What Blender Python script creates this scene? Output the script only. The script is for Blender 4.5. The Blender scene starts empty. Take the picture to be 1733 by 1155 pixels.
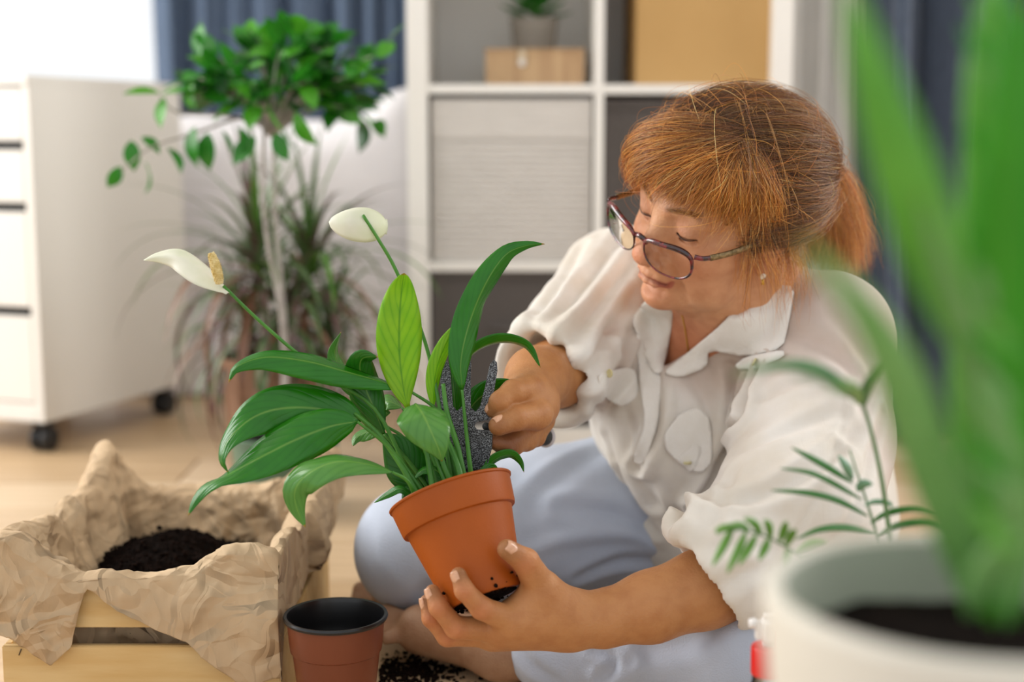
import bpy, bmesh, math, random
import numpy as np
from mathutils import Vector, Matrix
import openvdb as vdb
# ---------------------------------------------------------------- camera, world, lights
SC = bpy.context.scene
H = 0.62; PITCH = math.radians(8.19); FPX = 2407.0
cp, sp = math.cos(PITCH), math.sin(PITCH)
CAM = np.array([0, 0, H]); RT = np.array([1., 0, 0]); FW = np.array([0, cp, -sp]); UP = np.array([0, sp, cp])
cd = bpy.data.cameras.new('camera'); cam = bpy.data.objects.new('camera', cd); SC.collection.objects.link(cam)
cam.location = (0, 0, H); cam.rotation_euler = (math.pi/2-PITCH, 0, 0)
cd.sensor_width = 36; cd.lens = 50; cd.clip_start = .05; cd.clip_end = 60
cd.dof.use_dof = True; cd.dof.focus_distance = 1.47; cd.dof.aperture_fstop = 2.2; cd.dof.aperture_blades = 0
SC.camera = cam
W = bpy.data.worlds.new('sky'); SC.world = W; W.use_nodes = True
W.node_tree.nodes['Background'].inputs[0].default_value = (0.96, 0.98, 1.0, 1)
W.node_tree.nodes['Background'].inputs[1].default_value = 0.93
def area(name, loc, aim, sx, sy, e, col=(1, 1, 1)):
    l = bpy.data.lights.new(name, 'AREA'); l.shape = 'RECTANGLE'; l.size = sx; l.size_y = sy; l.energy = e; l.color = col
    o = bpy.data.objects.new(name, l); SC.collection.objects.link(o); o.location = loc
    o.rotation_euler = (Vector(aim)-Vector(loc)).to_track_quat('-Z', 'Y').to_euler(); return o
area('window_daylight', (-2.6, 2.3, 1.5), (0.2, 1.5, .3), 1.6, 1.8, 74, (1, .985, .96))
area('balcony_daylight', (2.5, 2.5, 1.5), (.3, 1.7, .4), 1.0, 1.8, 40, (1, .98, .95))
SC.view_settings.view_transform = 'Standard'; SC.view_settings.look = 'None'
SC.view_settings.exposure = 0.22; SC.view_settings.gamma = 1.0; SC.view_settings.use_curve_mapping = False
# ---------------------------------------------------------------- helpers
def P(px, py, d): return CAM + FW*d + RT*((px-866.5)/FPX*d) + UP*((577.5-py)/FPX*d)
def PP(l): return np.array([P(*q) for q in l])
def FL(px, py, z=0.):
    u = (577.5-py)/FPX; d = (H-z)/(sp-u*cp); return P(px, py, d)
def proj(p):
    q = np.asarray(p)-CAM; d = q@FW; return np.stack([866.5+FPX*(q@RT)/d, 577.5-FPX*(q@UP)/d, d], -1)
def lin(h):
    c = [int(h[i:i+2], 16)/255 for i in (0, 2, 4)]
    return tuple(x/12.92 if x <= .04045 else ((x+.055)/1.055)**2.4 for x in c)
rnd = random.Random(7); rs = np.random.RandomState(11)
def mat(name, col, rough=.5, col2=None, scale=8., stretch=(1, 1, 1), bump=0., bscale=None, detail=4., spec=.5, trans=0., sub=0., metal=0., space='Object', attr=None, sheen=0., coat=0., bst=None, p0=.35, p1=.65):
    m = bpy.data.materials.new(name); m.use_nodes = True; nt = m.node_tree; N = nt.nodes; L = nt.links
    b = N['Principled BSDF']; b.inputs['Roughness'].default_value = rough; b.inputs['Specular IOR Level'].default_value = spec
    b.inputs['Metallic'].default_value = metal; b.inputs['Sheen Weight'].default_value = sheen; b.inputs['Coat Weight'].default_value = coat
    c1 = lin(col) if isinstance(col, str) else col
    tc = N.new('ShaderNodeTexCoord')
    def noise(sc, st):
        mp = N.new('ShaderNodeMapping'); mp.inputs['Scale'].default_value = st; L.new(tc.outputs[space], mp.inputs[0])
        n = N.new('ShaderNodeTexNoise'); n.inputs['Scale'].default_value = sc; n.inputs['Detail'].default_value = detail; L.new(mp.outputs[0], n.inputs[0]); return n
    src = None
    if attr:
        a = N.new('ShaderNodeAttribute'); a.attribute_name = attr; src = a.outputs['Color']
    if col2:
        c2 = lin(col2) if isinstance(col2, str) else col2
        n = noise(scale, stretch); r = N.new('ShaderNodeMapRange'); r.inputs[1].default_value = p0; r.inputs[2].default_value = p1; L.new(n.outputs[0], r.inputs[0])
        mx = N.new('ShaderNodeMix'); mx.data_type = 'RGBA'; mx.inputs[6].default_value = (*c1, 1); mx.inputs[7].default_value = (*c2, 1); L.new(r.outputs[0], mx.inputs[0])
        if src:
            m2 = N.new('ShaderNodeMix'); m2.data_type = 'RGBA'; m2.blend_type = 'MULTIPLY'; m2.inputs[0].default_value = 1; L.new(src, m2.inputs[6]); L.new(mx.outputs[2], m2.inputs[7]); src = m2.outputs[2]
        else: src = mx.outputs[2]
    if src: L.new(src, b.inputs['Base Color'])
    else: b.inputs['Base Color'].default_value = (*c1, 1)
    if bump:
        n = noise(bscale or scale*3, bst or stretch); bp = N.new('ShaderNodeBump'); bp.inputs['Strength'].default_value = bump; bp.inputs['Distance'].default_value = .004
        L.new(n.outputs[0], bp.inputs['Height']); L.new(bp.outputs[0], b.inputs['Normal'])
    if sub:
        b.inputs['Subsurface Weight'].default_value = sub; b.inputs['Subsurface Radius'].default_value = (1, .35, .2); b.inputs['Subsurface Scale'].default_value = .006
    if trans:
        t = N.new('ShaderNodeBsdfTranslucent'); ms = N.new('ShaderNodeMixShader'); ms.inputs[0].default_value = trans
        if src: L.new(src, t.inputs[0])
        else: t.inputs[0].default_value = (*c1, 1)
        L.new(b.outputs[0], ms.inputs[1]); L.new(t.outputs[0], ms.inputs[2]); L.new(ms.outputs[0], N['Material Output'].inputs[0])
    return m
def tag(o, label=None, cat=None, group=None, kind=None):
    for k, v in (('label', label), ('category', cat), ('group', group), ('kind', kind)):
        if v: o[k] = v
    return o
def par(o, p):
    if p is not None:
        o.parent = p; o.matrix_parent_inverse = Matrix.Translation(-Vector(p.location)) if p.type == 'EMPTY' else Matrix.Identity(4)
def empty(name, loc, label, cat, group=None):
    o = bpy.data.objects.new(name, None); o.location = Vector([float(c) for c in loc]); o.empty_display_size = .02
    SC.collection.objects.link(o); return tag(o, label, cat, group)
def mesh(name, v, f, smooth=True):
    me = bpy.data.meshes.new(name); v = np.asarray(v, dtype=np.float64)
    if isinstance(f, np.ndarray):
        me.vertices.add(len(v)); me.vertices.foreach_set('co', v.ravel()); k = f.shape[1]
        me.loops.add(f.size); me.loops.foreach_set('vertex_index', f.ravel().astype(np.int32))
        me.polygons.add(len(f)); me.polygons.foreach_set('loop_start', np.arange(0, f.size, k, dtype=np.int32)); me.polygons.foreach_set('loop_total', np.full(len(f), k, dtype=np.int32)); me.update(calc_edges=True); me.validate()
    else:
        me.from_pydata([tuple(x) for x in v], [], f); me.update()
    if smooth: me.polygons.foreach_set('use_smooth', [True]*len(me.polygons))
    return me
def ob(name, me, mats, parent=None, label=None, cat=None, group=None, kind=None):
    if mats:
        for m in (mats if isinstance(mats, (list, tuple)) else [mats]):
            if m.name not in [x.name for x in me.materials]: me.materials.append(m)
    o = bpy.data.objects.new(name, me); SC.collection.objects.link(o); par(o, parent); return tag(o, label, cat, group, kind)
def mjoin(parts):
    V = []; F = []; n = 0
    for v, f in parts:
        V.append(np.asarray(v)); F += [tuple(i+n for i in q) for q in f]; n += len(v)
    return np.vstack(V), F
def box(c, s, bev=.0, R=None, seg=2, name='box'):
    bm = bmesh.new(); bmesh.ops.create_cube(bm, size=1); bmesh.ops.scale(bm, vec=s, verts=bm.verts)
    if bev: bmesh.ops.bevel(bm, geom=bm.edges[:], offset=bev, segments=seg, affect='EDGES')
    M = Matrix.Translation(Vector([float(x) for x in c]))
    if R is not None: M = M @ R.to_4x4()
    bmesh.ops.transform(bm, matrix=M, verts=bm.verts)
    me = bpy.data.meshes.new(name); bm.to_mesh(me); bm.free()
    if bev:
        me.polygons.foreach_set('use_smooth', [True]*len(me.polygons)); me.set_sharp_from_angle(angle=.7)
    return me
def b2(lo, hi, bev=0, **k): lo = np.array(lo, float); hi = np.array(hi, float); return box((lo+hi)/2, hi-lo, bev, **k)
def norm(v): v = np.asarray(v, float); return v/(np.linalg.norm(v, axis=-1, keepdims=True)+1e-12)
def cr(pts, n):
    p = np.asarray(pts, float)
    if len(p) == 2: t = np.linspace(0, 1, n)[:, None]; return p[0]*(1-t)+p[1]*t
    q = np.vstack([2*p[0]-p[1], p, 2*p[-1]-p[-2]]); t = np.linspace(0, len(p)-1, n); i = np.minimum(t.astype(int), len(p)-2); f = (t-i)[:, None]
    a, b, c, d = q[i], q[i+1], q[i+2], q[i+3]
    return .5*((2*b)+(-a+c)*f+(2*a-5*b+4*c-d)*f*f+(-a+3*b-3*c+d)*f**3)
def tube(pts, rad, n=10, caps=True, flat=None):
    p = np.asarray(pts, float); m = len(p); rad = np.broadcast_to(np.asarray(rad, float), (m,))
    t = norm(np.gradient(p, axis=0)); u = np.zeros((m, 3)); a = np.array([0, 0, 1.]) if abs(t[0][2]) < .9 else np.array([1., 0, 0])
    for i in range(m):
        a = norm(a-t[i]*(a@t[i])); u[i] = a
    w = np.cross(t, u); th = np.linspace(0, 2*math.pi, n, endpoint=False)
    fl = 1 if flat is None else flat
    V = (p[:, None]+(u[:, None]*np.cos(th)[None, :, None]+fl*w[:, None]*np.sin(th)[None, :, None])*rad[:, None, None]).reshape(-1, 3)
    F = [(i*n+j, i*n+(j+1) % n, (i+1)*n+(j+1) % n, (i+1)*n+j) for i in range(m-1) for j in range(n)]
    if caps: F += [tuple(range(n))[::-1], tuple((m-1)*n+j for j in range(n))]
    return V, F
def lathe(prof, n=64, M=None):
    V = []; 
    for r, z in prof:
        for j in range(n): a = 2*math.pi*j/n; V.append((r*math.cos(a), r*math.sin(a), z))
    F = [(i*n+j, i*n+(j+1) % n, (i+1)*n+(j+1) % n, (i+1)*n+j) for i in range(len(prof)-1) for j in range(n)]
    V = np.array(V)
    if M is not None: V = V@np.array(M.to_3x3()).T+np.array(M.translation)
    return V, F
def lobj(name, prof, m, parent=None, n=64, M=None, **k):
    v, f = lathe(prof, n, M); me = mesh(name, v, f); me.set_sharp_from_angle(angle=.6); return ob(name, me, m, parent, **k)
def arr(pos, sc=1.): return Matrix.Translation(Vector([float(x) for x in pos]))
def grid_faces(nu, nv, wrap=False):
    i = np.arange(nu-1)[:, None]; j = np.arange(nv if wrap else nv-1)[None]; j2 = (j+1) % nv
    return np.stack([i*nv+j, (i+1)*nv+j, (i+1)*nv+j2, i*nv+j2], -1).reshape(-1, 4)
def folds(p, n, amp, f0, f1, seed, sharp=True):
    r = np.random.RandomState(seed); h = np.zeros(len(p)); dim = p.shape[1]
    for i in range(n):
        k = norm(r.normal(size=dim)); f = f0*(f1/f0)**r.rand(); k2 = norm(r.normal(size=dim))
        ph = (p@k)*f+r.rand()*6.28+1.1*np.sin((p@k2)*f*.6+r.rand()*6.28)
        w = np.abs((ph/np.pi) % 1*2-1) if sharp else np.sin(ph)*.5+.5
        h += w*amp*(f0/f)**.8
    return h/n**.5
def mix(a, b, t): return a+(b-a)*t
def sst(a, b, x): t = np.clip((x-a)/(b-a), 0, 1); return t*t*(3-2*t)
# ---------------------------------------------------------------- materials of the room
M_wall = mat('wall_paint', 'eceae6', .8, 'e6e4df', 3, bump=.05)
M_white = mat('white_lacquer', 'eeebe5', .35, 'e9e5df', 2)
M_cab = mat('cabinet_lacquer', 'e0dcd6', .4, 'dbd7d0', 2)
M_oak = mat('oak_laminate', 'cdb08c', .42, 'a98a66', 3, (1, 14, 1), bump=.05, detail=6)
M_slot = mat('dark_recess', '15120f', .6)
M_rub = mat('black_plastic', '1b1b1d', .4)
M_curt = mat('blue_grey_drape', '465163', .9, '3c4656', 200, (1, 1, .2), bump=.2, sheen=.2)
M_curtl = mat('blue_grey_drape_lit', '66778f', .9, '5b6b83', 200, (1, 1, .2), bump=.2, trans=.2)  # paler copy of the drape colour, with window light put into it
M_sheer = mat('white_drape', 'f4f2ee', .9, 'eceae6', 90, (1, 1, .1), bump=.1, trans=.3)
M_grey = mat('dark_grey_fabric', '5b5552', .9, '534d4a', 160, bump=.3)
M_lgrey = mat('pale_woven_fabric', 'd6d1cb', .9, 'cbc6c0', 60, (.3, .3, 5), bump=.4)
M_card = mat('tan_cardboard', 'c39c63', .8, 'bb945b', 5, bump=.05)
M_wood = mat('pale_box_wood', 'c7a57c', .6, 'b3906a', 9, (6, 6, .5), bump=.1)
M_sofa = mat('white_slipcover', 'eceaed', .9, 'e2e0e4', 5, bump=.2)
# ---------------------------------------------------------------- room shell
fl = tag(ob('floor', b2((-3.4, -.6, -.04), (2.8, 4.2, -.012)), M_slot), kind='structure')
PL = []
for k in range(3):
    m_ = mat('oak_plank_%d' % k, ['ccb291', 'c6aa86', 'd2ba9b'][k], .4, ['ae9270', 'a98b67', 'bb9f7c'][k], 3, (.8, 16, 1), bump=.06, detail=6, p0=.3, p1=.75)
    me = box((0, 0, -.006), (1.296, .1915, .012), .0012, seg=1, name='plank'); me.materials.append(m_); PL.append(me)
row = 0; y = -.5
while y < 4.1:
    x = -3.3+rnd.random()*1.0-.6
    while x < 2.8:
        if x > -3.6:
            o = bpy.data.objects.new('plank', PL[rnd.randrange(3)]); SC.collection.objects.link(o); o.location = (x+.65, y, 0); o.parent = fl
        x += 1.299
    y += .194; row += 1
# back walls: the left bay carries the window, the right one stands behind the shelves
WY = 3.86
wx0, wx1, wz0, wz1 = -2.35, -.86, .66, 2.1
def wall(name, lo, hi): return tag(ob(name, b2(lo, hi), M_wall), kind='structure')
wb = wall('wall_back', (-3.4, WY, 0), (wx0, WY+.14, 2.5))
for lo, hi in (((wx0, WY, 0), (wx1, WY+.14, wz0)), ((wx0, WY, wz1), (wx1, WY+.14, 2.5)), ((wx1, WY, 0), (-.1, WY+.14, 2.5))):
    ob('wall_section', b2(lo, hi), M_wall, wb)
wall('wall_right', (-.12, 3.24, 0), (2.8, 3.36, 2.5))
tag(ob('ceiling', b2((-3.4, .6, 2.5), (2.8, 4.0, 2.56)), M_wall), kind='structure')
wall('wall_alcove', (-.12, 3.36, 0), (.0, WY+.14, 2.5))
bb = tag(ob('baseboard_back', b2((-3.4, WY-.015, 0), (-.12, WY, .07), .003), M_white), kind='structure')
tag(ob('baseboard_right', b2((.6, 3.225, 0), (2.8, 3.24, .07), .003), M_white), kind='structure')
wn = tag(ob('window_1', b2((wx0-.02, WY-.12, wz0-.03), (wx1+.02, WY+.02, wz0), .004), M_white), kind='structure')
for lo, hi in (((wx0, WY+.04, wz0), (wx0+.06, WY+.1, wz1)), ((wx1-.04, WY+.04, wz0), (wx1, WY+.1, wz1)), ((wx0, WY+.04, wz0), (wx1, WY+.1, wz0+.05)), ((wx0, WY+.04, wz1-.06), (wx1, WY+.1, wz1)), ((-1.9, WY+.04, wz0), (-1.84, WY+.1, wz1))):
    ob('window_frame', b2(lo, hi, .004), M_white, wn)
def glassmat(name, tint=(1, 1, 1), gl=.06):
    m = bpy.data.materials.new(name); m.use_nodes = True; N = m.node_tree.nodes; L = m.node_tree.links; N.remove(N['Principled BSDF'])
    t = N.new('ShaderNodeBsdfTransparent'); t.inputs[0].default_value = (*tint, 1); g = N.new('ShaderNodeBsdfGlossy'); g.inputs['Roughness'].default_value = .03
    fr = N.new('ShaderNodeFresnel'); fr.inputs[0].default_value = 1.35; ms = N.new('ShaderNodeMixShader'); L.new(fr.outputs[0], ms.inputs[0]); L.new(t.outputs[0], ms.inputs[1]); L.new(g.outputs[0], ms.inputs[2]); L.new(ms.outputs[0], N['Material Output'].inputs[0]); return m
M_glass = glassmat('clear_glass')
ob('window_pane', b2((wx0+.05, WY+.068, wz0+.04), (wx1-.03, WY+.072, wz1-.05)), M_glass, wn)
# curtains
def curtain(name, x0, x1, y0, y1, z0, z1, nf, amp, m, label, seed, lean=0.):
    nu, nv = 260, 24; s = np.linspace(0, 1, nu)[:, None]; t = np.linspace(0, 1, nv)[None]
    r = np.random.RandomState(seed); ph = np.cumsum(r.uniform(.5, 1.6, nf)); ph /= ph[-1]
    w = np.interp(s.ravel(), np.r_[0, ph], np.arange(nf+1))[:, None]*2*math.pi
    a = amp*(.75+.4*np.sin(w/5+1))
    X = mix(x0, x1, s)+lean*(t-.0)*(x1-x0)*(s-.5)+a*.45*np.sin(2*w+.6)+.004*np.sin(w*.37+t*5)
    Y = mix(y0, y1, s)+a*np.sin(w+.5*np.sin(t*2.2+s*9))*(1-.25*t)
    Z = mix(z0, z1, t)+0*s
    V = np.stack([X+0*t, Y+0*t, Z], -1).reshape(-1, 3)
    root = empty(name, ((x0+x1)/2, (y0+y1)/2, z0), label, 'curtain')
    o = ob('curtain_cloth', mesh(name, V, grid_faces(nu, nv)), m, root); sm = o.modifiers.new('thick', 'SOLIDIFY'); sm.thickness = .003
    v, f = tube(np.array([[x0-.08, y0, z1+.02], [x1+.08, y1, z1+.02]]), .012, 12); ob('curtain_rod', mesh('rod', v, f), M_white, root)
    for k in range(nf):
        xx = mix(x0, x1, (k+.5)/nf); th = np.linspace(0, 2*math.pi, 17); yy = mix(y0, y1, (k+.5)/nf)
        c = np.stack([xx+0*th, yy+.017*np.cos(th), z1+.017*np.sin(th)+.016], -1); v, f = tube(c, .002, 6, False); ob('curtain_ring', mesh('ring', v, f), M_rub, root)
    return root
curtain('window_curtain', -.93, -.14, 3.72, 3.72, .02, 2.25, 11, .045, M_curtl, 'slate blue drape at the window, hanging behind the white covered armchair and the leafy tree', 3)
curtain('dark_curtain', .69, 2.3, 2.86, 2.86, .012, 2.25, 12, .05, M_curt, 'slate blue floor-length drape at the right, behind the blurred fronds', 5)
curtain('white_curtain', .56, .745, 2.99, 2.95, .012, 2.25, 4, .028, M_sheer, 'narrow white drape hanging between the shelf unit and the blue drape', 9)
# ---------------------------------------------------------------- cube shelf unit
SX0, SY0 = -.204, 2.80; PITCHC = .3475
xs = [SX0+.02, SX0+.02+PITCHC+.006, SX0+.02+2*PITCHC+.012]
SR = empty('shelf_unit', (SX0+.38, SY0+.19, 0), 'white open cube shelf unit with two columns behind the woman', 'shelf')
zb = [.0, .365, .711, 1.057, 1.403]
X1 = xs[2]+.02
SH = zb[4]+.04
ob('side_panel', b2((SX0, SY0, 0), (SX0+.04, SY0+.39, SH), .0015), M_white, SR)
ob('side_panel', b2((X1-.04, SY0, 0), (X1, SY0+.39, SH), .0015), M_white, SR)
ob('base_panel', b2((SX0+.04, SY0, 0), (X1-.04, SY0+.39, .04), .0015), M_white, SR)
ob('top_panel', b2((SX0+.04, SY0, SH-.04), (X1-.04, SY0+.39, SH), .0015), M_white, SR)
ob('divider', b2((xs[1]-.009, SY0+.002, .04), (xs[1]+.009, SY0+.388, SH-.04), .001), M_white, SR)
for z in zb[1:4]:
    for a, b in ((SX0+.04, xs[1]-.009), (xs[1]+.009, X1-.04)):
        ob('shelf_board', b2((a, SY0+.002, z-.009), (b, SY0+.388, z+.009), .001), M_white, SR)
ob('back_panel', b2((SX0+.04, SY0+.385, .04), (X1-.04, SY0+.391, SH-.04)), M_white, SR)
def fabbox(name, x0, x1, z0, m, label, band=False, dy=.012):
    r = empty(name, ((x0+x1)/2, SY0+.2, z0), label, 'storage box')
    z1 = z0+.318; y0 = SY0+dy; y1 = SY0+.37
    ob('front_panel', b2((x0, y0, z0), (x1, y0+.008, z1), .003), m, r)
    ob('back_panel', b2((x0, y1-.006, z0), (x1, y1, z1), .002), m, r)
    ob('side_panel', b2((x0, y0+.008, z0), (x0+.006, y1-.006, z1), .002), m, r)
    ob('side_panel', b2((x1-.006, y0+.008, z0), (x1, y1-.006, z1), .002), m, r)
    ob('bottom_panel', b2((x0+.006, y0+.008, z0), (x1-.006, y1-.006, z0+.005)), m, r)
    ob('lid' if band else 'rim_band', b2((x0+.001, y0-.004, z1-(.078 if band else .02)), (x1-.001, y0-.0001, z1), .0015), m, r)
    if band: 
        for i in range(18): ob('ribbon_row', b2((x0+.004, y0-.0022, z0+.012+i*.0125), (x1-.004, y0-.0001, z0+.0225+i*.0125), .001, seg=1), m, r)
    else:
        th = np.linspace(0, math.pi, 12); c = np.stack([(x0+x1)/2+.04*np.cos(th), y0-.004-.012*np.sin(th), z0+.2+0*th], -1); v, f = tube(c, .005, 8); ob('handle', mesh('handle', v, f), m, r)
c0a, c0b = SX0+.04, xs[1]-.009; c1a, c1b = xs[1]+.009, X1-.04
fabbox('pale_fabric_box', c0a+.006, c0b-.004, zb[1]+.0095, M_lgrey, 'pale cream woven storage box in the left column of the shelves', True)
fabbox('dark_fabric_box', c1a+.002, c1b-.004, zb[1]+.0095, M_grey, 'dark grey fabric storage box behind the woman\'s head', dy=.022)
fabbox('dark_fabric_box', c0a+.003, c0b-.003, .041, M_grey, 'dark grey fabric storage box on the lowest shelf, behind the hand fork')
fabbox('dark_fabric_box', c1a+.003, c1b-.003, .041, M_grey, 'dark grey fabric storage box on the lowest shelf, hidden mostly by the white blouse')
# cardboard box
def carton(x0, x1, y0, y1, z0, z1, m, label, name='cardboard_box'):
    r = empty(name, ((x0+x1)/2, (y0+y1)/2, z0), label, 'box'); t = .003
    ob('side_panel', b2((x0, y0, z0), (x1, y0+t, z1), .001), m, r); ob('side_panel', b2((x0, y1-t, z0), (x1, y1, z1), .001), m, r)
    ob('end_panel', b2((x0, y0+t, z0), (x0+t, y1-t, z1)), m, r); ob('end_panel', b2((x1-t, y0+t, z0), (x1, y1-t, z1)), m, r)
    ob('bottom_panel', b2((x0+t, y0+t, z0), (x1-t, y1-t, z0+t)), m, r)
    ob('top_flap', b2((x0, y0, z1), (x1, (y0+y1)/2-.001, z1+t)), m, r); ob('top_flap', b2((x0, (y0+y1)/2+.001, z1), (x1, y1, z1+t)), m, r)
    return r
zs = zb[2]+.0095
carton(.242, .508, SY0+.03, SY0+.33, zs, zs+.26, M_card, 'large plain tan cardboard box in the upper right compartment of the shelves')
# wooden box with dovetail tab and cactus pot
wr = empty('wooden_box', (.05, SY0+.16, zs), 'small pale wooden box under the potted succulent on the shelf', 'box')
bx0, bx1, by0, by1 = -.052, .143, SY0+.07, SY0+.25
ob('lower_panel', b2((bx0, by0, zs), (bx1, by0+.006, zs+.066), .001), M_wood, wr)
ob('back_panel', b2((bx0, by1-.006, zs), (bx1, by1, zs+.066), .001), M_wood, wr)
for a in (bx0, bx1-.006): ob('end_panel', b2((a, by0+.006, zs), (a+.006, by1-.006, zs+.066), .001), M_wood, wr)
ob('box_lid', b2((bx0-.002, by0-.002, zs+.0662), (bx1+.002, by1+.002, zs+.072), .0015), M_wood, wr)
ob('clasp', b2((.012, by0-.004, zs+.045), (.028, by0-.002, zs+.07), .001), mat('clasp_wood', 'd9c4a4', .5), wr)
v, f = lathe([(0, 0), (.007, 0), (.007, .003), (0, .003)], 20, Matrix.Translation((.020, by0-.002, zs+.044)) @ Matrix.Rotation(math.pi/2, 4, 'X')); ob('clasp_knob', mesh('k', v, f), M_white, wr)
M_conc = mat('grey_ceramic', '8d877e', .7, '857f76', 30, bump=.2)
M_succ = mat('succulent_green', '3f8f2b', .5, '2c6d22', 40, trans=.15)
M_soil = mat('potting_soil', '1a110d', 1., '0d0806', 120, bump=1., bscale=260, spec=.08)
sz = zs+.0725; sx, sy = .045, SY0+.155
pr = empty('potted_succulent', (sx, sy, sz), 'small green succulent in a grey pot on the wooden box', 'plant')
lobj('pot', [(0, 0), (.042, 0), (.05, .06), (.05, .064), (.045, .064), (.043, .058), (0, .056)], M_conc, pr, M=arr((sx, sy, sz)))
lobj('soil', [(.043, .0585), (0, .0605)], M_soil, pr, M=arr((sx, sy, sz)))
# tapered leaf used by small plants: local x along, y across, z up
def leafmesh(name, L_, Wd, curl=0., vee=.15, nu=8, nv=4, m=None, tip=1.6, wpos=.45, wave=0., thick=0.):
    u = np.linspace(0, 1, nu+1); v = np.linspace(-1, 1, nv+1)
    prof = np.clip(np.sin(math.pi*u**(math.log(.5)/math.log(wpos)))**.8, 0, 1)*(1-u**8); prof[0] = .06; prof[-1] = .02
    ang = curl*u; ds = L_/nu; X = np.r_[0, np.cumsum(np.cos(ang[:-1])*ds)]; Z = np.r_[0, -np.cumsum(np.sin(ang[:-1])*ds)]
    Vv = []
    for i in range(nu+1):
        for j in range(nv+1):
            w = v[j]*prof[i]*Wd/2; h = abs(v[j])*vee*prof[i]*Wd/2+wave*Wd*math.sin(u[i]*14+v[j]*2)*abs(v[j])
            Vv.append((X[i]+h*math.sin(ang[i]), w, Z[i]+h*math.cos(ang[i])))
    me = mesh(name, np.array(Vv), grid_faces(nu+1, nv+1)); uv = me.uv_layers.new(name='UVMap')
    li = np.zeros(len(me.loops), dtype=np.int32); me.loops.foreach_get('vertex_index', li); uu = np.stack([u[li//(nv+1)], (v[li % (nv+1)]+1)/2], -1); uv.data.foreach_set('uv', uu.ravel())
    if m: me.materials.append(m)
    return me
def place(name, me, pos, xd, zd, parent, s=1.):
    x = norm(xd); z = norm(np.asarray(zd)-x*(np.asarray(zd)@x)); y = np.cross(z, x)
    o = bpy.data.objects.new(name, me); SC.collection.objects.link(o); M = Matrix.Identity(4)
    for i in range(3): M[i][0], M[i][1], M[i][2], M[i][3] = x[i]*s, y[i]*s, z[i]*s, pos[i]
    o.matrix_basis = M
    if parent is not None: par(o, parent)
    return o
sl = leafmesh('succulent_leaf', .072, .024, -.5, .5, 6, 4, M_succ)
for k in range(46):
    h = k/46; a = k*2.4; el = mix(.15, 1.4, h); r0 = .012*(1-h)
    place('leaf', sl, (sx+r0*math.cos(a), sy+r0*math.sin(a), sz+.062+h*.075), (math.cos(a)*math.cos(el), math.sin(a)*math.cos(el), math.sin(el)-.12), (-math.cos(a)*math.sin(el), -math.sin(a)*math.sin(el), math.cos(el)), pr, mix(1.0, .62, h))
# ---------------------------------------------------------------- drawer cabinet on castors
ca = math.radians(20.7); sd = np.array([math.sin(ca), math.cos(ca), 0]); fd = np.array([-math.cos(ca), math.sin(ca), 0])
C0 = FL(76, 722, .06); C0[2] = 0
CR = empty('drawer_cabinet', C0+.2*sd+.15*fd, 'white drawer cabinet on black castors at the left with dark pull slots', 'cabinet')
Rc = Matrix(((-fd[0], sd[0], 0), (-fd[1], sd[1], 0), (0, 0, 1)))   # local x to the right along the front, y to the back
def cbox(name, lo, hi, m, bev=.0015, p=None):
    lo = np.array(lo, float); hi = np.array(hi, float); c = (lo+hi)/2
    w = C0+(-fd)*c[0]+sd*c[1]+np.array([0, 0, c[2]]); o = ob(name, box(w, hi-lo, bev, R=Rc), m, CR); return o
CH, CW, CD = .735, .36, .50; zb0 = .066
cbox('side_panel', (-.02, 0, zb0), (0, CD, CH-.018), M_cab); cbox('side_panel', (-CW, 0, zb0), (-CW+.02, CD, CH-.018), M_cab)
cbox('top_panel', (-CW, -.004, CH-.018), (0, CD, CH), M_cab); cbox('bottom_panel', (-CW+.02, 0, zb0), (-.02, CD, zb0+.018), M_cab)
cbox('back_panel', (-CW+.02, CD-.01, zb0+.018), (-.02, CD-.001, CH-.018), M_cab)
cbox('plinth_rail', (-CW+.02, .004, zb0+.018), (-.02, .016, zb0+.036), M_cab)
zt = CH-.03; hs = [(.11), (.118), (.196), (.20)]
tops = [.610, .492, .290]
edges = [CH-.022, .612, .494, .292, zb0+.038]
for k in range(4):
    hi = edges[k]-(.0185 if k else 0); lo = edges[k+1]
    cbox('drawer_front', (-CW+.023, .003, lo), (-.023, .019, hi), M_cab, .002)
    if k < 3: cbox('pull_slot', (-CW+.024, .010, lo-.0182), (-.03, .03, lo-.0003), M_slot, .0005)
    cbox('drawer_box', (-CW+.03, .031, lo+.01), (-.03, CD-.04, hi-.02), M_cab)
for lx, ly in ((-.035, .04), (-CW+.035, .04), (-.035, CD-.05), (-CW+.035, CD-.05)):
    w = C0-fd*lx+sd*ly
    cs = ob('castor', box(w+[0, 0, .058], (.034, .034, .014), .003, R=Rc), M_rub, CR)
    for dx in (-.012, .012):
        M = Matrix.Translation(Vector(w-fd*dx+np.array([0, 0, .0255]))) @ Rc.to_4x4() @ Matrix.Rotation(math.pi/2, 4, 'Y')
        v, f = lathe([(0, -.008), (.021, -.008), (.025, -.005), (.025, .005), (.021, .008), (0, .008)], 24, M)
        ob('wheel', mesh('wheel', v, f), M_rub, cs)
    ob('axle_housing', box(w+[0, 0, .04], (.044, .02, .028), .006, R=Rc), M_rub, cs)
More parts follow.
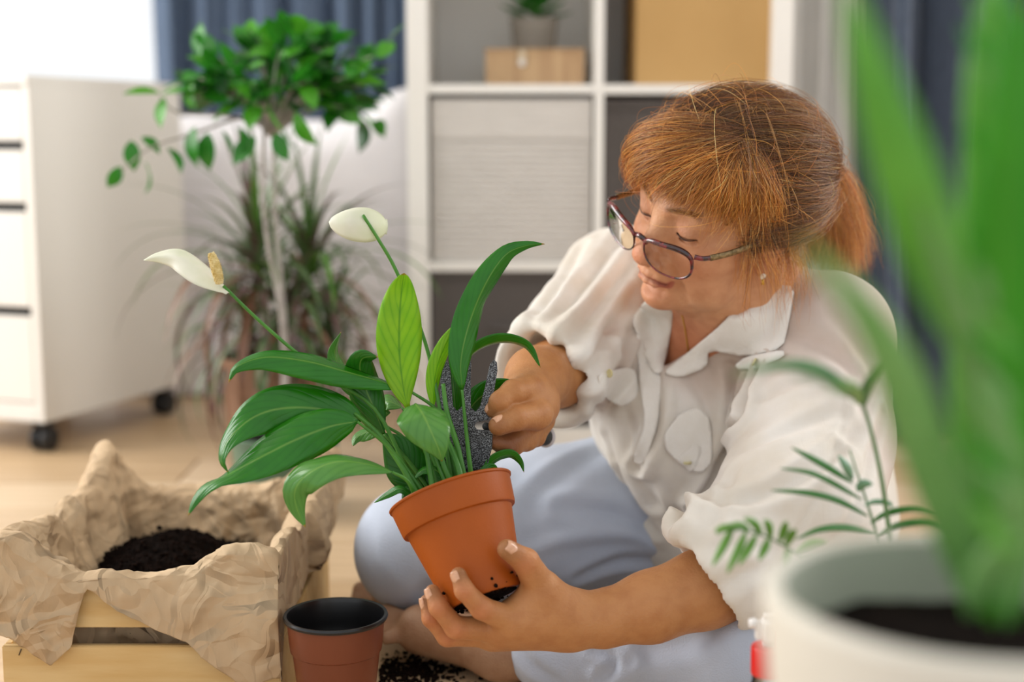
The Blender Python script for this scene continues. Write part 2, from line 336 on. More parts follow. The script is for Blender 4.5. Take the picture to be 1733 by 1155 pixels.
# ---------------------------------------------------------------- armchair under a white cover
nu, nv = 120, 40
ax0, ax1, ay0, ay1 = -.98, -.215, 3.36, 3.62
th = np.linspace(0, 2*math.pi, nu, endpoint=False); w = np.cos(th); q = np.sin(th)
rx = np.sign(w)*np.abs(w)**.35; ry = np.sign(q)*np.abs(q)**.35
V = []
for t in np.linspace(0, 1, nv):
    z = t*.672; s = 1+.02*np.sin(th*9+t*3)*(1-t)
    if t > .86: 
        k = (t-.86)/.14; s = s*math.sqrt(max(0, 1-k**2.2)); 
    X = (ax0+ax1)/2+(ax1-ax0)/2*rx*s; Y = (ay0+ay1)/2+(ay1-ay0)/2*ry*s
    top = .022*np.sin((X-ax0)*9+.5)+.11*sst(-.40, -.25, X); zz = z+top*t**2+.006*np.sin(X*40+z*9)
    V.append(np.stack([X+.006*np.sin(z*22+th*3), Y, np.maximum(zz, .003)], -1))
V = np.array(V).reshape(-1, 3); F = list(map(tuple, grid_faces(nv, nu, True)))+[tuple(range(nu))]
AR = empty('armchair', (-.5, 3.5, 0), 'armchair under a loose white cover, in front of the blue window drape', 'armchair')
ob('slipcover', mesh('slipcover', V, F), M_sofa, AR)
# ---------------------------------------------------------------- signed-distance sculpting (OpenVDB surface)
class Field:
    def __init__(s, lo, hi, vox, to_local=None):
        s.lo = np.array(lo, float); s.vox = vox; s.n = np.ceil((np.array(hi)-s.lo)/vox).astype(int)+1
        s.D = np.full(tuple(s.n), .04, np.float32); s.tl = to_local
    def sub(s, lo, hi, m):
        a = np.clip(np.floor((lo-m-s.lo)/s.vox).astype(int), 0, s.n); b = np.clip(np.ceil((hi+m-s.lo)/s.vox).astype(int)+1, 0, s.n)
        if (b <= a).any(): return None, None
        g = np.meshgrid(*[(np.arange(a[i], b[i])*s.vox+s.lo[i]).astype(np.float32) for i in range(3)], indexing='ij', sparse=True)
        return tuple(slice(a[i], b[i]) for i in range(3)), g
    def comb(s, sl, d, k, sub):
        A = s.D[sl]
        if sub:
            d = -d; h = np.maximum(k-np.abs(A-d), 0)/max(k, 1e-6); s.D[sl] = np.maximum(A, d)+h*h*k*.25
        else:
            h = np.maximum(k-np.abs(A-d), 0)/max(k, 1e-6); s.D[sl] = np.minimum(A, d)-h*h*k*.25
    def L(s, p, w): return np.asarray(s.tl(np.asarray(p, float)) if (w and s.tl) else p, float)
    def cone(s, a, b, ra, rb=None, k=.01, sub=False, w=True, sq=None):
        rb = ra if rb is None else rb; a = s.L(a, w); b = s.L(b, w); R = max(ra, rb)
        sl, g = s.sub(np.minimum(a, b)-R, np.maximum(a, b)+R, k+.02)
        if sl is None: return s
        ab = b-a; l2 = float(ab@ab)+1e-12
        q = [g[i]-np.float32(a[i]) for i in range(3)]
        t = np.clip((q[0]*ab[0]+q[1]*ab[1]+q[2]*ab[2])/l2, 0, 1)
        d = np.sqrt((q[0]-t*ab[0])**2+(q[1]-t*ab[1])**2+(q[2]-t*ab[2])**2)-(ra+(rb-ra)*t)
        s.comb(sl, d, k, sub); return s
    def chain(s, pts, rad, k=.01, sub=False, w=True):
        for i in range(len(pts)-1): s.cone(pts[i], pts[i+1], rad[i], rad[i+1], k if i == 0 else max(k*.5, .004) if sub is False else k, sub, w)
        return s
    def ell(s, c, r, k=.01, sub=False, w=True, R=None):
        c = s.L(c, w); r = np.array(r, float); m = r.max()
        sl, g = s.sub(c-m, c+m, k+.02)
        if sl is None: return s
        q = [g[i]-np.float32(c[i]) for i in range(3)]
        if R is not None:
            q = [q[0]*R[i][0]+q[1]*R[i][1]+q[2]*R[i][2] for i in range(3)]
        k0 = np.sqrt((q[0]/r[0])**2+(q[1]/r[1])**2+(q[2]/r[2])**2); k1 = np.sqrt((q[0]/r[0]**2)**2+(q[1]/r[1]**2)**2+(q[2]/r[2]**2)**2)+1e-9
        s.comb(sl, (k0*(k0-1)/k1).astype(np.float32), k, sub); return s
    def cut(s, p, n, c, r, k=.002):          # remove the half space beyond p along n, only within r of c
        p = s.L(p, True); n = norm(n); c = s.L(c, True)
        sl, g = s.sub(c-r, c+r, .01)
        if sl is None: return s
        hs = (g[0]-p[0])*n[0]+(g[1]-p[1])*n[1]+(g[2]-p[2])*n[2]
        sp_ = np.sqrt((g[0]-c[0])**2+(g[1]-c[1])**2+(g[2]-c[2])**2)-r
        s.comb(sl, np.maximum(-hs, sp_), k, True); return s
    def prism(s, poly, d0, d1, k=.002, sub=True):   # polygon seen through the lens, between two depths
        pts = np.array([P(x, y, d) for x, y in poly for d in (d0, d1)]); sl, g = s.sub(pts.min(0), pts.max(0), .004)
        X = [np.broadcast_to(g[i], np.broadcast_shapes(*[q.shape for q in g])) for i in range(3)]
        Q = proj(np.stack(X, -1)); x = Q[..., 0]; y = Q[..., 1]; dd = Q[..., 2]; po = np.array(poly, float); n = len(po)
        ds = np.full(x.shape, 1e9); ins = np.zeros(x.shape, bool)
        for i in range(n):
            a = po[i]; b = po[(i+1) % n]; e = b-a; t = np.clip(((x-a[0])*e[0]+(y-a[1])*e[1])/(e@e), 0, 1)
            ds = np.minimum(ds, np.hypot(x-a[0]-t*e[0], y-a[1]-t*e[1]))
            c1 = (a[1] > y) != (b[1] > y); xi = e[0]*(y-a[1])/(e[1]+1e-12)+a[0]; ins ^= c1 & (x < xi)
        dist = np.where(ins, -ds, ds)*dd/FPX
        s.comb(sl, np.maximum(dist, np.maximum(d0-dd, dd-d1)).astype(np.float32), k, sub); return s
    def surf(s, to_world=None):
        g = vdb.FloatGrid(.04); g.copyFromArray(s.D); p, q = g.convertToQuads(0.0); p = p*s.vox+s.lo
        if to_world is not None: p = to_world(p)
        return p, q[:, ::-1]
def vnorm(v, q):
    a = v[q[:, 2]]-v[q[:, 0]]; b = v[q[:, 3]]-v[q[:, 1]]; n = np.cross(a, b); N = np.zeros_like(v)
    for i in range(4): np.add.at(N, q[:, i], n)
    return norm(N)
def lapl(v, q, it=1, f=.5):
    e = np.vstack([q[:, [0, 1]], q[:, [1, 2]], q[:, [2, 3]], q[:, [3, 0]]]); c = np.bincount(e[:, 0], minlength=len(v))+np.bincount(e[:, 1], minlength=len(v))
    for _ in range(it):
        S = np.stack([np.bincount(e[:, 0], v[e[:, 1], k], len(v))+np.bincount(e[:, 1], v[e[:, 0], k], len(v)) for k in range(3)], -1)
        v = mix(v, S/np.maximum(c, 1)[:, None], f)
    return v
def segd(v, pts):
    best = np.full(len(v), 1e9); par_ = np.zeros(len(v))
    for i in range(len(pts)-1):
        a, b = pts[i], pts[i+1]; e = b-a; t = np.clip(((v-a)@e)/(e@e+1e-12), 0, 1); d = np.linalg.norm(v-a-t[:, None]*e, axis=1)
        m = d < best; best[m] = d[m]; par_[m] = (i+t[m])/(len(pts)-1)
    return best, par_
from mathutils.bvhtree import BVHTree
def bvh(v, q): return BVHTree.FromPolygons([tuple(x) for x in v], [tuple(int(i) for i in f) for f in q])
def hit(b, px, py, maxd=5):
    r = Vector(norm(P(px, py, 1.)-CAM)); h = b.ray_cast(Vector(CAM), r, maxd)
    return (None if h[0] is None else np.array(h[0])), (None if h[1] is None else np.array(h[1]))
def hitline(b, pts, n=None):
    pts = cr(np.array([(x, y, 0) for x, y in pts]), n or 4*len(pts)); out = []; 
    for x, y, _ in pts:
        h, _n = hit(b, x, y)
        if h is not None: out.append(h)
    return np.array(out)
def crease(v, N, pts, w, amp, asym=0.):      # amp > 0 ridge, < 0 groove; fades at the ends
    if len(pts) < 2: return v
    box_ = ((v > pts.min(0)-3*w) & (v < pts.max(0)+3*w)).all(1); ix = np.nonzero(box_)[0]
    d, t = segd(v[ix], pts); a = amp*np.exp(-(d/w)**2)*np.sin(np.pi*np.clip(t*.92+.04, 0, 1))**.5
    if asym: a = a-amp*asym*np.exp(-((d-1.6*w)/w)**2)
    v[ix] += N[ix]*a[:, None]; return v
def colattr(me, C):
    a = me.color_attributes.new(name='Col', type='FLOAT_COLOR', domain='POINT'); a.data.foreach_set('color', np.c_[C, np.ones(len(C))].astype(np.float32).ravel())
def splat(C, v, p, r, col, s=1., pw=2):
    d = np.linalg.norm(v-np.asarray(p), axis=1)/r; a = (s*np.exp(-d**pw))[:, None]; return C*(1-a)+np.array(lin(col))*a
# ---------------------------------------------------------------- the woman: head frame and joints
_R1 = np.array([[-.612, -.784, .086], [.68, -.58, -.449], [.405, -.216, .889]])
def _rx(a): return np.array([[1, 0, 0], [0, math.cos(a), -math.sin(a)], [0, math.sin(a), math.cos(a)]])
_u, _, _v = np.linalg.svd(_R1); _c, _s = math.cos(.11), math.sin(.11); HR = np.array([RT, FW, UP]).T@np.array([[_c, 0, _s], [0, 1, 0], [-_s, 0, _c]])@(_u@_v)@_rx(-.12)
HT = np.array([0.237, 1.627, 0.542]); HS = np.array([1.07, 1.03, .98])
def hw(p): return (np.asarray(p, float)*HS)@HR.T+HT
def hl(p): return ((np.asarray(p, float)-HT)@HR)/HS
Lsh, Rsh = P(1398, 572, 1.68), P(1045, 486, 1.88); NB = hw((0, -.055, -.135))
chest = P(1225, 640, 1.83); belly = P(1235, 800, 1.86); pelv = P(1310, 890, 1.92)
# head, neck and upper chest on one fine grid
F1 = Field((-.15, -.17, -.33), (.15, .14, .14), .0014, hl)
def both(f, *a, **k):
    for sgn in (1, -1): f(sgn)
h = dict(w=False)
F1.ell((0, -.012, .040), (.075, .093, .076), .02, **h).ell((0, .018, -.022), (.061, .066, .086), .03, **h).ell((0, .030, -.066), (.050, .050, .043), .025, **h)
F1.ell((0, .073, -.099), (.020, .016, .016), .014, **h).ell((0, .045, .045), (.056, .036, .044), .02, **h)
for g in (1, -1):
    F1.ell((g*.037, .052, -.038), (.026, .024, .026), .02, **h).ell((g*.040, .036, -.078), (.024, .026, .024), .02, **h)
    F1.ell((g*.057, .02, -.02), (.014, .03, .03), .02, **h)
F1.ell((0, .030, -.104), (.032, .040, .016), .02, **h)
F1.cone((0, -.03, -.05), (0, -.03, -.09), .055, .052, .03, **h)
F1.cone(hw((0, -.03, -.09)), NB, .055, .062, .03)
F1.cone(NB, chest+(NB-chest)*.35, .075, .10, .05).cone(NB, mix(NB, Lsh, .7), .045, .036, .05).cone(NB, mix(NB, Rsh, .7), .045, .040, .05)
def lid(g, z0, zc, amp=.0128, off=0.):
    o_ = []
    for a in np.linspace(-1, 1, 11):
        x = amp*a; z = z0+zc*(1-a*a); y = .0695+(.0138+off)*math.sqrt(max(.02, 1-(x/.0147)**2-((z+.001)/.0139)**2)); o_.append((g*(.031+x), y, z))
    return o_
for g in (1, -1):
    F1.cone((g*.046, .066, .020), (g*.014, .081, .016), .008, .008, .014, **h)
    F1.ell((g*.0325, .0925, .001), (.0165, .0125, .0125), .014, True, **h)
    F1.ell((g*.031, .0695, -.001), (.0145, .0135, .0135), .009, **h)
    F1.chain(lid(g, -.0066, -.0018), [.0011]*11, .0022, True, w=False)
    F1.ell((g*.032, .0675, .0105), (.017, .012, .009), .008, **h)
    F1.chain(lid(g, -.0102, -.0024, .0120, -.0005), [.0009]*11, .004, True, w=False)
F1.cone((0, .078, .010), (0, .0980, -.033), .0085, .0110, .014, **h).ell((0, .1005, -.0405), (.0150, .0135, .0130), .008, **h)
for g in (1, -1): F1.ell((g*.0150, .0910, -.0450), (.0088, .0115, .0092), .004, **h)
F1.ell((0, .079, -.062), (.026, .015, .017), .014, **h)
lipu = [(-.025, .0795, -.0715), (-.013, .0895, -.0675), (-.004, .0925, -.0655), (0, .0925, -.0665), (.004, .0925, -.0655), (.013, .0895, -.0675), (.025, .0795, -.0715)]
lipl = [(-.022, .0800, -.0740), (-.010, .0885, -.0765), (0, .0905, -.0775), (.010, .0885, -.0765), (.022, .0800, -.0740)]
F1.chain(lipu, [.002, .0038, .0042, .0040, .0042, .0038, .002], .005, w=False).chain(lipl, [.002, .0048, .0055, .0048, .002], .005, w=False)
MG = [(-.0275, .0800, -.0740), (-.014, .0928, -.0707), (0, .0975, -.0708), (.014, .0928, -.0707), (.0275, .0800, -.0740)]
F1.chain(MG, [.0014, .0017, .0018, .0017, .0014], .0028, True, w=False)
F1.chain([(-.013, .0845, -.086), (0, .0905, -.0875), (.013, .0845, -.086)], [.0042]*3, .010, True, w=False)
for g in (1, -1):
    F1.ell((g*.0062, .1000, -.0515), (.0032, .0050, .0032), .003, True, **h)
    F1.chain([(g*.0190, .0935, -.0400), (g*.0270, .0850, -.055), (g*.0325, .0760, -.072), (g*.035, .067, -.088)], [.0024, .0030, .0030, .0022], .009, True, w=False)
    F1.chain([(g*.0265, .0790, -.0745), (g*.031, .0745, -.085), (g*.033, .067, -.096)], [.0014, .0022, .0016], .008, True, w=False)
    F1.chain([(g*.0215, .0855, -.004), (g*.027, .0845, -.020), (g*.037, .080, -.026)], [.0010, .0012, .001], .007, True, w=False)
    # ear
    F1.ell((g*.0745, -.008, -.014), (.009, .0175, .030), .006, **h).ell((g*.084, -.005, -.012), (.006, .011, .020), .004, True, **h)
    F1.chain([(g*.074, .006, -.02), (g*.081, .004, .006), (g*.084, -.008, .014), (g*.084, -.019, .004), (g*.080, -.021, -.02)], [.003]*5, .004, w=False)
    F1.ell((g*.0765, -.001, -.043), (.0065, .0085, .010), .006, **h).ell((g*.079, .007, -.018), (.004, .005, .006), .003, **h)
hv, hq = F1.surf(hw)
# torso, arms, legs on a coarser grid (mostly under the clothes), hands and feet on fine grids
F2 = Field((-.30, 1.20, -.02), (.85, 2.15, .50), .006)
def trunk(F, g=0.):
    F.cone(mix(NB, chest, .3), chest, .085+g, .105+g, .04).cone(chest, belly, .105+g, .125+g, .04).cone(belly, pelv, .125+g, .145+g, .04)
    F.cone(mix(NB, chest, .25), Lsh, .055+g, .060+g, .04).cone(mix(NB, chest, .25), Rsh, .055+g, .060+g, .04).cone(NB, P(1355, 665, 1.90), .06+g, .09+g, .04)
trunk(F2)
Lel = P(1350, 940, 1.52); Lwr = P(962, 1050, 1.435)
Rel = P(975, 625, 1.70); Rwr = P(908, 640, 1.565)
F2.chain([Lsh, P(1370, 760, 1.62), Lel], [.060, .052, .042], .02)
F2.chain([Rsh, Rel], [.055, .045], .02)
hipR, kneeR, ankR = P(1240, 885, 1.93), P(705, 930, 1.73), P(930, 1003, 1.86)
hipL, kneeL, ankL = P(1335, 945, 1.86), P(1440, 1105, 1.47), P(850, 1098, 1.62)
F2.chain([hipR, P(950, 890, 1.83), kneeR], [.070, .060, .045], .02).chain([kneeR, P(820, 985, 1.80), ankR], [.04, .03, .03], .02)
F2.chain([hipL, kneeL], [.070, .045], .02).chain([kneeL, P(1150, 1098, 1.55), P(960, 1101, 1.60)], [.04, .032, .028], .02)
bv, bq = F2.surf()
# left forearm and hand
F3 = Field([P(690, 1000, 1.40)[0], 1.30, .03], [P(1360, 1000, 1.50)[0], 1.60, .30], .0018)
F3.chain([P(1345, 945, 1.52), P(1190, 998, 1.468), P(1100, 1028, 1.452), P(1020, 1048, 1.443), Lwr], [.045, .040, .0355, .028, .0255], .02)
def finger(F, pts, rad, root, k=.007):
    pts = PP(pts); F.cone(root, pts[0], rad[0]*1.15, rad[0], .012)
    F.chain(pts, rad, .0035)
    return pts
Wl = Lwr
im = (868, 1058, 1.392)
F3.cone(Wl, P(868, 1052, 1.405), .024, .018, .016).cone(Wl, P(850, 1064, 1.42), .024, .018, .016).cone(Wl, P(835, 1070, 1.435), .022, .017, .016).cone(Wl, P(825, 1066, 1.452), .02, .015, .014)
F3.cone(Wl, P(915, 1000, 1.412), .022, .0175, .018).ell(P(912, 1040, 1.415), (.03, .02, .024), .018)
pi_ = finger(F3, [(868, 1052, 1.402), (815, 1030, 1.380), (786, 1000, 1.369), (776, 974, 1.371)], [.0145, .0108, .0093, .0078], P(930, 1050, 1.42))
pm_ = finger(F3, [(848, 1066, 1.418), (772, 1063, 1.402), (742, 1028, 1.394), (732, 1003, 1.398)], [.0145, .0108, .0093, .0078], P(925, 1055, 1.43))
pr_ = finger(F3, [(832, 1074, 1.436), (757, 1077, 1.424), (729, 1047, 1.416), (722, 1019, 1.418)], [.0135, .0103, .0085, .0072], P(920, 1062, 1.44))
pp_ = finger(F3, [(828, 1068, 1.455), (772, 1072, 1.450), (748, 1052, 1.446), (737, 1030, 1.446)], [.0125, .0090, .0076, .0065], P(920, 1060, 1.45))
pt_ = finger(F3, [(918, 1000, 1.412), (890, 951, 1.392), (858, 930, 1.382)], [.0175, .0128, .0098], P(945, 1035, 1.425))
F3.cone(P(918, 1003, 1.41), P(868, 1050, 1.412), .011, .011, .016)
# right hand
F4 = Field(P(850, 800, 1.50)*[0, 0, 1]+[P(805, 700, 1.45)[0], 1.36, 0], P(1000, 560, 1.72)*[1, 0, 1]+[.0, 1.78, .01], .0017)
F4.chain([Rel, mix(Rel, Rwr, .55), Rwr], [.043, .038, .031], .02)
F4.cone(Rwr, P(893, 668, 1.515), .031, .028, .02).ell(P(893, 690, 1.515), (.032, .026, .026), .02)
ri_ = finger(F4, [(893, 660, 1.49), (868, 663, 1.462), (846, 680, 1.452), (836, 694, 1.458)], [.0155, .0122, .0105, .0088], P(905, 665, 1.53))
rt_ = finger(F4, [(908, 702, 1.485), (872, 708, 1.455), (844, 721, 1.444)], [.0165, .0128, .0105], P(905, 680, 1.52))
rm_ = finger(F4, [(898, 700, 1.525), (874, 742, 1.505), (852, 753, 1.480), (836, 748, 1.470)], [.014, .0115, .0098, .008], P(905, 675, 1.545))
rr_ = finger(F4, [(908, 712, 1.545), (893, 744, 1.530), (870, 757, 1.500), (852, 752, 1.490)], [.0135, .0105, .009, .0075], P(912, 680, 1.555))
rp_ = finger(F4, [(920, 712, 1.560), (908, 742, 1.548), (890, 753, 1.525)], [.012, .009, .0075], P(918, 685, 1.565))
# feet
F5 = Field(P(850, 1130, 1.78)*[0, 0, 0]+[-.21, 1.50, -.005], (.13, 1.98, .14), .0035)
def foot(F, ank, heel, ball, toes, r=.03):
    F.cone(ank, heel, r, r*.95, .02).cone(ank, ball, r*.98, r*.82, .025).cone(heel, ball, r*.9, r*.8, .02)
    for i, t in enumerate(toes): F.cone(ball+(t-ball)*.25, t, (.0125 if i == 0 else .0095), (.0125 if i == 0 else .0082), .006)
toesL = PP([(655, 1040, 1.70), (648, 1052, 1.69), (646, 1062, 1.68), (648, 1072, 1.665), (655, 1080, 1.65)])
F5.chain([P(960, 1100, 1.60), ankL], [.035, .031], .02); foot(F5, ankL, P(872, 1102, 1.645), P(712, 1066, 1.665), toesL)
toesR = PP([(612, 1000, 1.86), (606, 1008, 1.85), (603, 1015, 1.84), (604, 1022, 1.83), (608, 1028, 1.82)])
F5.chain([P(820, 985, 1.80), P(760, 1005, 1.79)], [.042, .032], .02); foot(F5, P(745, 1010, 1.775), P(765, 1022, 1.77), P(668, 1022, 1.80), toesR, .029)
F5.ell(P(940, 1002, 1.83), (.03, .03, .028), .01); F5.cut([0, 0, .0045], [0, 0, -1], P(800, 1060, 1.7)*[1, 1, 0], .5)
parts = [(hv, hq), (bv, bq)]+[f.surf() for f in (F3, F4, F5)]
# nails: thin plates slightly proud of the fingertips
def skincol(v, N):
    C = np.tile(np.array(lin('c98f6a')), (len(v), 1)); return C
V = []; Q = []; C = []; n0 = 0
cols = ['d09a72', 'c58f68', 'bb8353', 'b57d4c', 'a98468']
for (v, q), c in zip(parts, cols):
    V.append(v); Q.append(q+n0); n0 += len(v); C.append(np.tile(np.array(lin(c)), (len(v), 1)))
# face colouring in the head frame
hloc = hl(hv); c = C[0]
def hs_(c, p, r, col, s=1., pw=2): return splat(c, hloc, p, r, col, s, pw)
for g in (1, -1):
    c = hs_(c, (g*.042, .068, -.040), .028, 'c97c5a', .45); c = hs_(c, (g*.031, .083, .003), .016, 'c08a72', .5); c = hs_(c, (g*.079, -.004, -.03), .03, 'c87a54', .5)
    d, _ = segd(hloc, np.array(lid(g, -.0066, -.0018)))
    a = (.95*np.exp(-(d/.0021)**4))[:, None]; c = c*(1-a)+np.array(lin('3a231c'))*a
    d, _ = segd(hloc, np.array([(g*.012, .0915, .020), (g*.026, .092, .0255), (g*.040, .083, .026), (g*.050, .070, .019)]))
    a = (.6*np.exp(-(d/.0036)**2))[:, None]; c = c*(1-a)+np.array(lin('6e4530'))*a
c = hs_(c, (0, .112, -.040), .018, 'cc7b60', .5); c = hs_(c, (0, .088, -.100), .025, 'c47a5a', .45)
d, _ = segd(hloc, np.array(lipu)); d2, _ = segd(hloc, np.array(lipl)); d = np.minimum(d-.001, d2-.0018); a = (.85*(1-sst(.0025, .0050, d)))[:, None]*(hloc[:, 1] > .07)[:, None]
c = c*(1-a)+np.array(lin('b2604f'))*a
d, _ = segd(hloc, np.array(MG)); a = (.75*np.exp(-((d-.0012)/.0016)**2))[:, None]; c = c*(1-a)+np.array(lin('6e2f26'))*a
c = hs_(c, (0, .02, -.2), .08, 'bd7350', .75, 4); C[0] = c
# dirt on the fingertips
nz = lambda v, s: folds(v*s, 10, 1., 6, 30, 4)/3
def nails(c, v, chains, cam=CAM):
    for ch in chains:
        tip = ch[-1]; pv = ch[-2]; c = splat(c, v, tip, .013, '6e482e', .7); 
    return c
c = nails(C[2], parts[2][0], [pi_, pm_, pr_, pt_]); 
for ch in (pi_, pm_, pr_, pt_, pp_):
    for j in ch[1:-1]: c = splat(c, parts[2][0], j+[0, -.008, .0], .011, 'c4714f', .45)
C[2] = c
c = nails(C[3], parts[3][0], [ri_, rt_, rm_]); c = splat(c, parts[3][0], P(858, 750, 1.48), .028, '7c4a30', .8); C[3] = c
V = np.vstack(V); Q = np.vstack(Q); C = np.vstack(C)
M_skin = mat('skin', 'ffffff', .50, 'efe6e0', 60, attr='Col', bump=.22, bscale=380, sub=.10, spec=.35, p0=.4, p1=.7)
WM = empty('person', (P(1330, 885, 1.92)*[1, 1, 0]), 'ginger-haired woman in white blouse sitting cross-legged and holding the tilted terracotta pot', 'person')
me = mesh('body', V, Q); colattr(me, C); body = ob('body', me, M_skin, WM)
# nails
M_nail = mat('fingernail', 'd9a98b', .25, 'c99673', 200)
def nail(tip, prev, side, r, name='fingernail', L_=.011, Wd=.0105, m=M_nail):
    ax = norm(tip-prev); n = norm(side-ax*(side@ax)); b = np.cross(n, ax)
    V_ = []; nu, nv = 9, 9
    for u in np.linspace(-1, 1, nu):
        for v_ in np.linspace(-1, 1, nv):
            w = Wd/2*(1-.25*max(0, u)**3)*(1-.3*max(0, -u)**3)
            V_.append(tip+ax*(u*L_/2-.0005)+b*v_*w+n*(r*1.02-.30*r*v_*v_-.10*r*u*u*(1 if u > 0 else .4)))
    o = ob(name, mesh(name, np.array(V_), grid_faces(nu, nv)), m, body); s = o.modifiers.new('s', 'SOLIDIFY'); s.thickness = .0006; s.offset = 1; return o
tc = -FW
nail(pt_[-1], pt_[-2], tc*1.0+UP*.65+RT*.15, .0098, L_=.0135, Wd=.0125)
nail(pi_[-1], pi_[-2], tc*.9-RT*.75, .0078); nail(pm_[-1], pm_[-2], tc*.8-RT*.9, .0078); nail(pr_[-1], pr_[-2], tc*.6-RT, .0072, Wd=.009)
nail(rt_[-1], rt_[-2], tc*.6+UP*.9-RT*.2, .0105, L_=.012, Wd=.0115); nail(ri_[-1], ri_[-2], tc*.4-RT*.3+UP*.6, .0088)

M_lash = mat('lash_brown', '3a2519', .6)
for g in (1, -1):
    v_, f_ = tube(cr(hw(np.array(lid(g, -.0068, -.0019, .0124, .0006))), 20), .00075*np.sin(np.linspace(.5, 2.7, 20)), 6); ob('eyelashes', mesh('lash', v_, f_), M_lash, body)
# ---------------------------------------------------------------- blouse
S = Field((-.02, 1.28, -.01), (.62, 2.12, .53), .0034)
S.cone(P(1215, 590, 1.80), P(1225, 700, 1.82), .105, .135, .04).cone(P(1225, 700, 1.82), P(1235, 830, 1.85), .135, .150, .04).cone(P(1235, 830, 1.85), P(1300, 905, 1.90), .150, .165, .04)
S.cone(P(1215, 590, 1.82), Lsh, .075, .072, .05).cone(P(1215, 560, 1.83), Rsh, .07, .070, .05).cone(NB, P(1350, 640, 1.89), .075, .115, .04).cone(P(1350, 640, 1.89), P(1345, 850, 1.95), .115, .13, .04)
S.ell(P(1130, 740, 1.735), (.062, .062, .07), .05).ell(P(1068, 690, 1.79), (.05, .055, .06), .05)
S.cone(NB, NB+(hw((0, -.04, -.09))-NB)*.50, .078, .070, .02)
S.chain([Lsh, P(1382, 740, 1.62)], [.072, .082], .03).chain([P(1382, 740, 1.62), P(1345, 880, 1.53), P(1235, 955, 1.475), P(1150, 990, 1.46)], [.082, .092, .066, .060], .03)
S.chain([Rsh, P(985, 575, 1.76)], [.072, .072], .03).chain([P(985, 575, 1.76), P(930, 630, 1.645), P(880, 665, 1.56)], [.072, .064, .060], .02)
# cuffs: open ends
nL = norm(-RT*.80-UP*.52-FW*.05); S.cut(P(1188, 976, 1.46), nL, P(1110, 1020, 1.44), .135, .008)
S.chain([P(1250, 955, 1.485), P(1200, 978, 1.466), P(1120, 1015, 1.45)], [.045, .053, .056], .006, True)
nR = norm(-RT*.62-UP*.42-FW*.62); S.cut(P(926, 636, 1.628), nR, P(870, 675, 1.52), .14, .008)
S.chain([P(950, 615, 1.68), P(930, 630, 1.64), P(860, 680, 1.53)], [.044, .050, .056], .006, True)
# open neck
S.prism([(1110, 420), (1134, 520), (1128, 570), (1118, 628), (1165, 596), (1225, 546), (1268, 496), (1274, 420)], 1.2, 1.80, .004)
v, q = S.surf(); v = lapl(v, q, 3); N = vnorm(v, q); bs = bvh(v, q)
def fold(pts, w, amp, asym=0.): 
    global v; v = crease(v, N, hitline(bs, pts), w, amp, asym)
# left sleeve
fold([(1298, 612), (1272, 670), (1262, 712), (1220, 768), (1204, 812), (1150, 890)], .007, .013, .9)
fold([(1282, 600), (1250, 680), (1240, 720), (1196, 780), (1180, 830)], .009, -.012)
fold([(1190, 846), (1262, 846), (1340, 815), (1420, 760)], .009, .007, .6)
fold([(1240, 770), (1330, 730), (1420, 700)], .010, .005, .5); fold([(1265, 690), (1330, 655), (1400, 640)], .009, .004, .5)
fold([(1446, 650), (1400, 790), (1360, 880), (1320, 960)], .004, .0025, .3); fold([(1490, 700), (1450, 850), (1400, 930)], .007, .004, .5)
fold([(1480, 640), (1420, 760), (1330, 830)], .010, .004, .5); fold([(1180, 935), (1250, 920), (1330, 940)], .010, .005, .5)
fold([(1230, 990), (1290, 960), (1380, 990)], .010, .005, .5); fold([(1330, 560), (1400, 590), (1470, 660)], .010, .004, .4)
fold([(1400, 520), (1450, 580), (1480, 650)], .010, .003, .4); fold([(1330, 640), (1400, 660), (1460, 720)], .012, -.004)
fold([(1170, 930), (1210, 880), (1240, 800)], .008, .004, .5)
# right sleeve
for a in ([(1060, 395), (985, 490), (900, 575)], [(1065, 440), (1010, 520), (940, 610)], [(1070, 500), (1020, 570), (985, 650)], [(985, 420), (930, 510), (890, 560)], [(1030, 590), (990, 640), (965, 690)]):
    fold(a, .010, .0065, .8)
fold([(1085, 560), (1030, 560), (985, 600)], .009, .005, .6); fold([(1060, 610), (1015, 600), (990, 640)], .007, -.006)
fold([(1068, 470), (1078, 540), (1060, 620), (1010, 690)], .010, -.006)
# front
fold([(1108, 640), (1110, 720), (1080, 790)], .008, .007, .8); fold([(1140, 640), (1128, 700), (1112, 760)], .008, -.006)
fold([(1225, 640), (1215, 720), (1212, 780)], .010, -.011); fold([(1060, 700), (1075, 790), (1105, 850)], .010, .006, .6)
fold([(1030, 740), (1060, 820), (1110, 900)], .008, .006, .6); fold([(1095, 790), (1120, 850), (1170, 880)], .010, .005, .6); fold([(1110, 830), (1150, 880)], .008, -.005)
fold([(1165, 640), (1195, 680), (1205, 730)], .008, .004, .5); fold([(1240, 620), (1255, 680), (1245, 740)], .009, .006, .6)
fold([(1000, 660), (1010, 720), (1035, 770)], .008, .005, .5)
nz = folds(v, 9, .0022, 22, 60, 5); v = v+N*(nz-nz.mean())[:, None]
N = vnorm(v, q); bs = bvh(v, q)
C = np.tile(np.array(lin('f5f1ea')), (len(v), 1)); pr_px = proj(v)
def tint(c, pts, wpx, col, s):
    d, _ = segd(np.c_[pr_px[:, :2], 0*pr_px[:, 0]], np.array([(x, y, 0.) for x, y in pts])); a = (s*np.exp(-(d/wpx)**4))[:, None]; return c*(1-a)+np.array(lin(col))*a
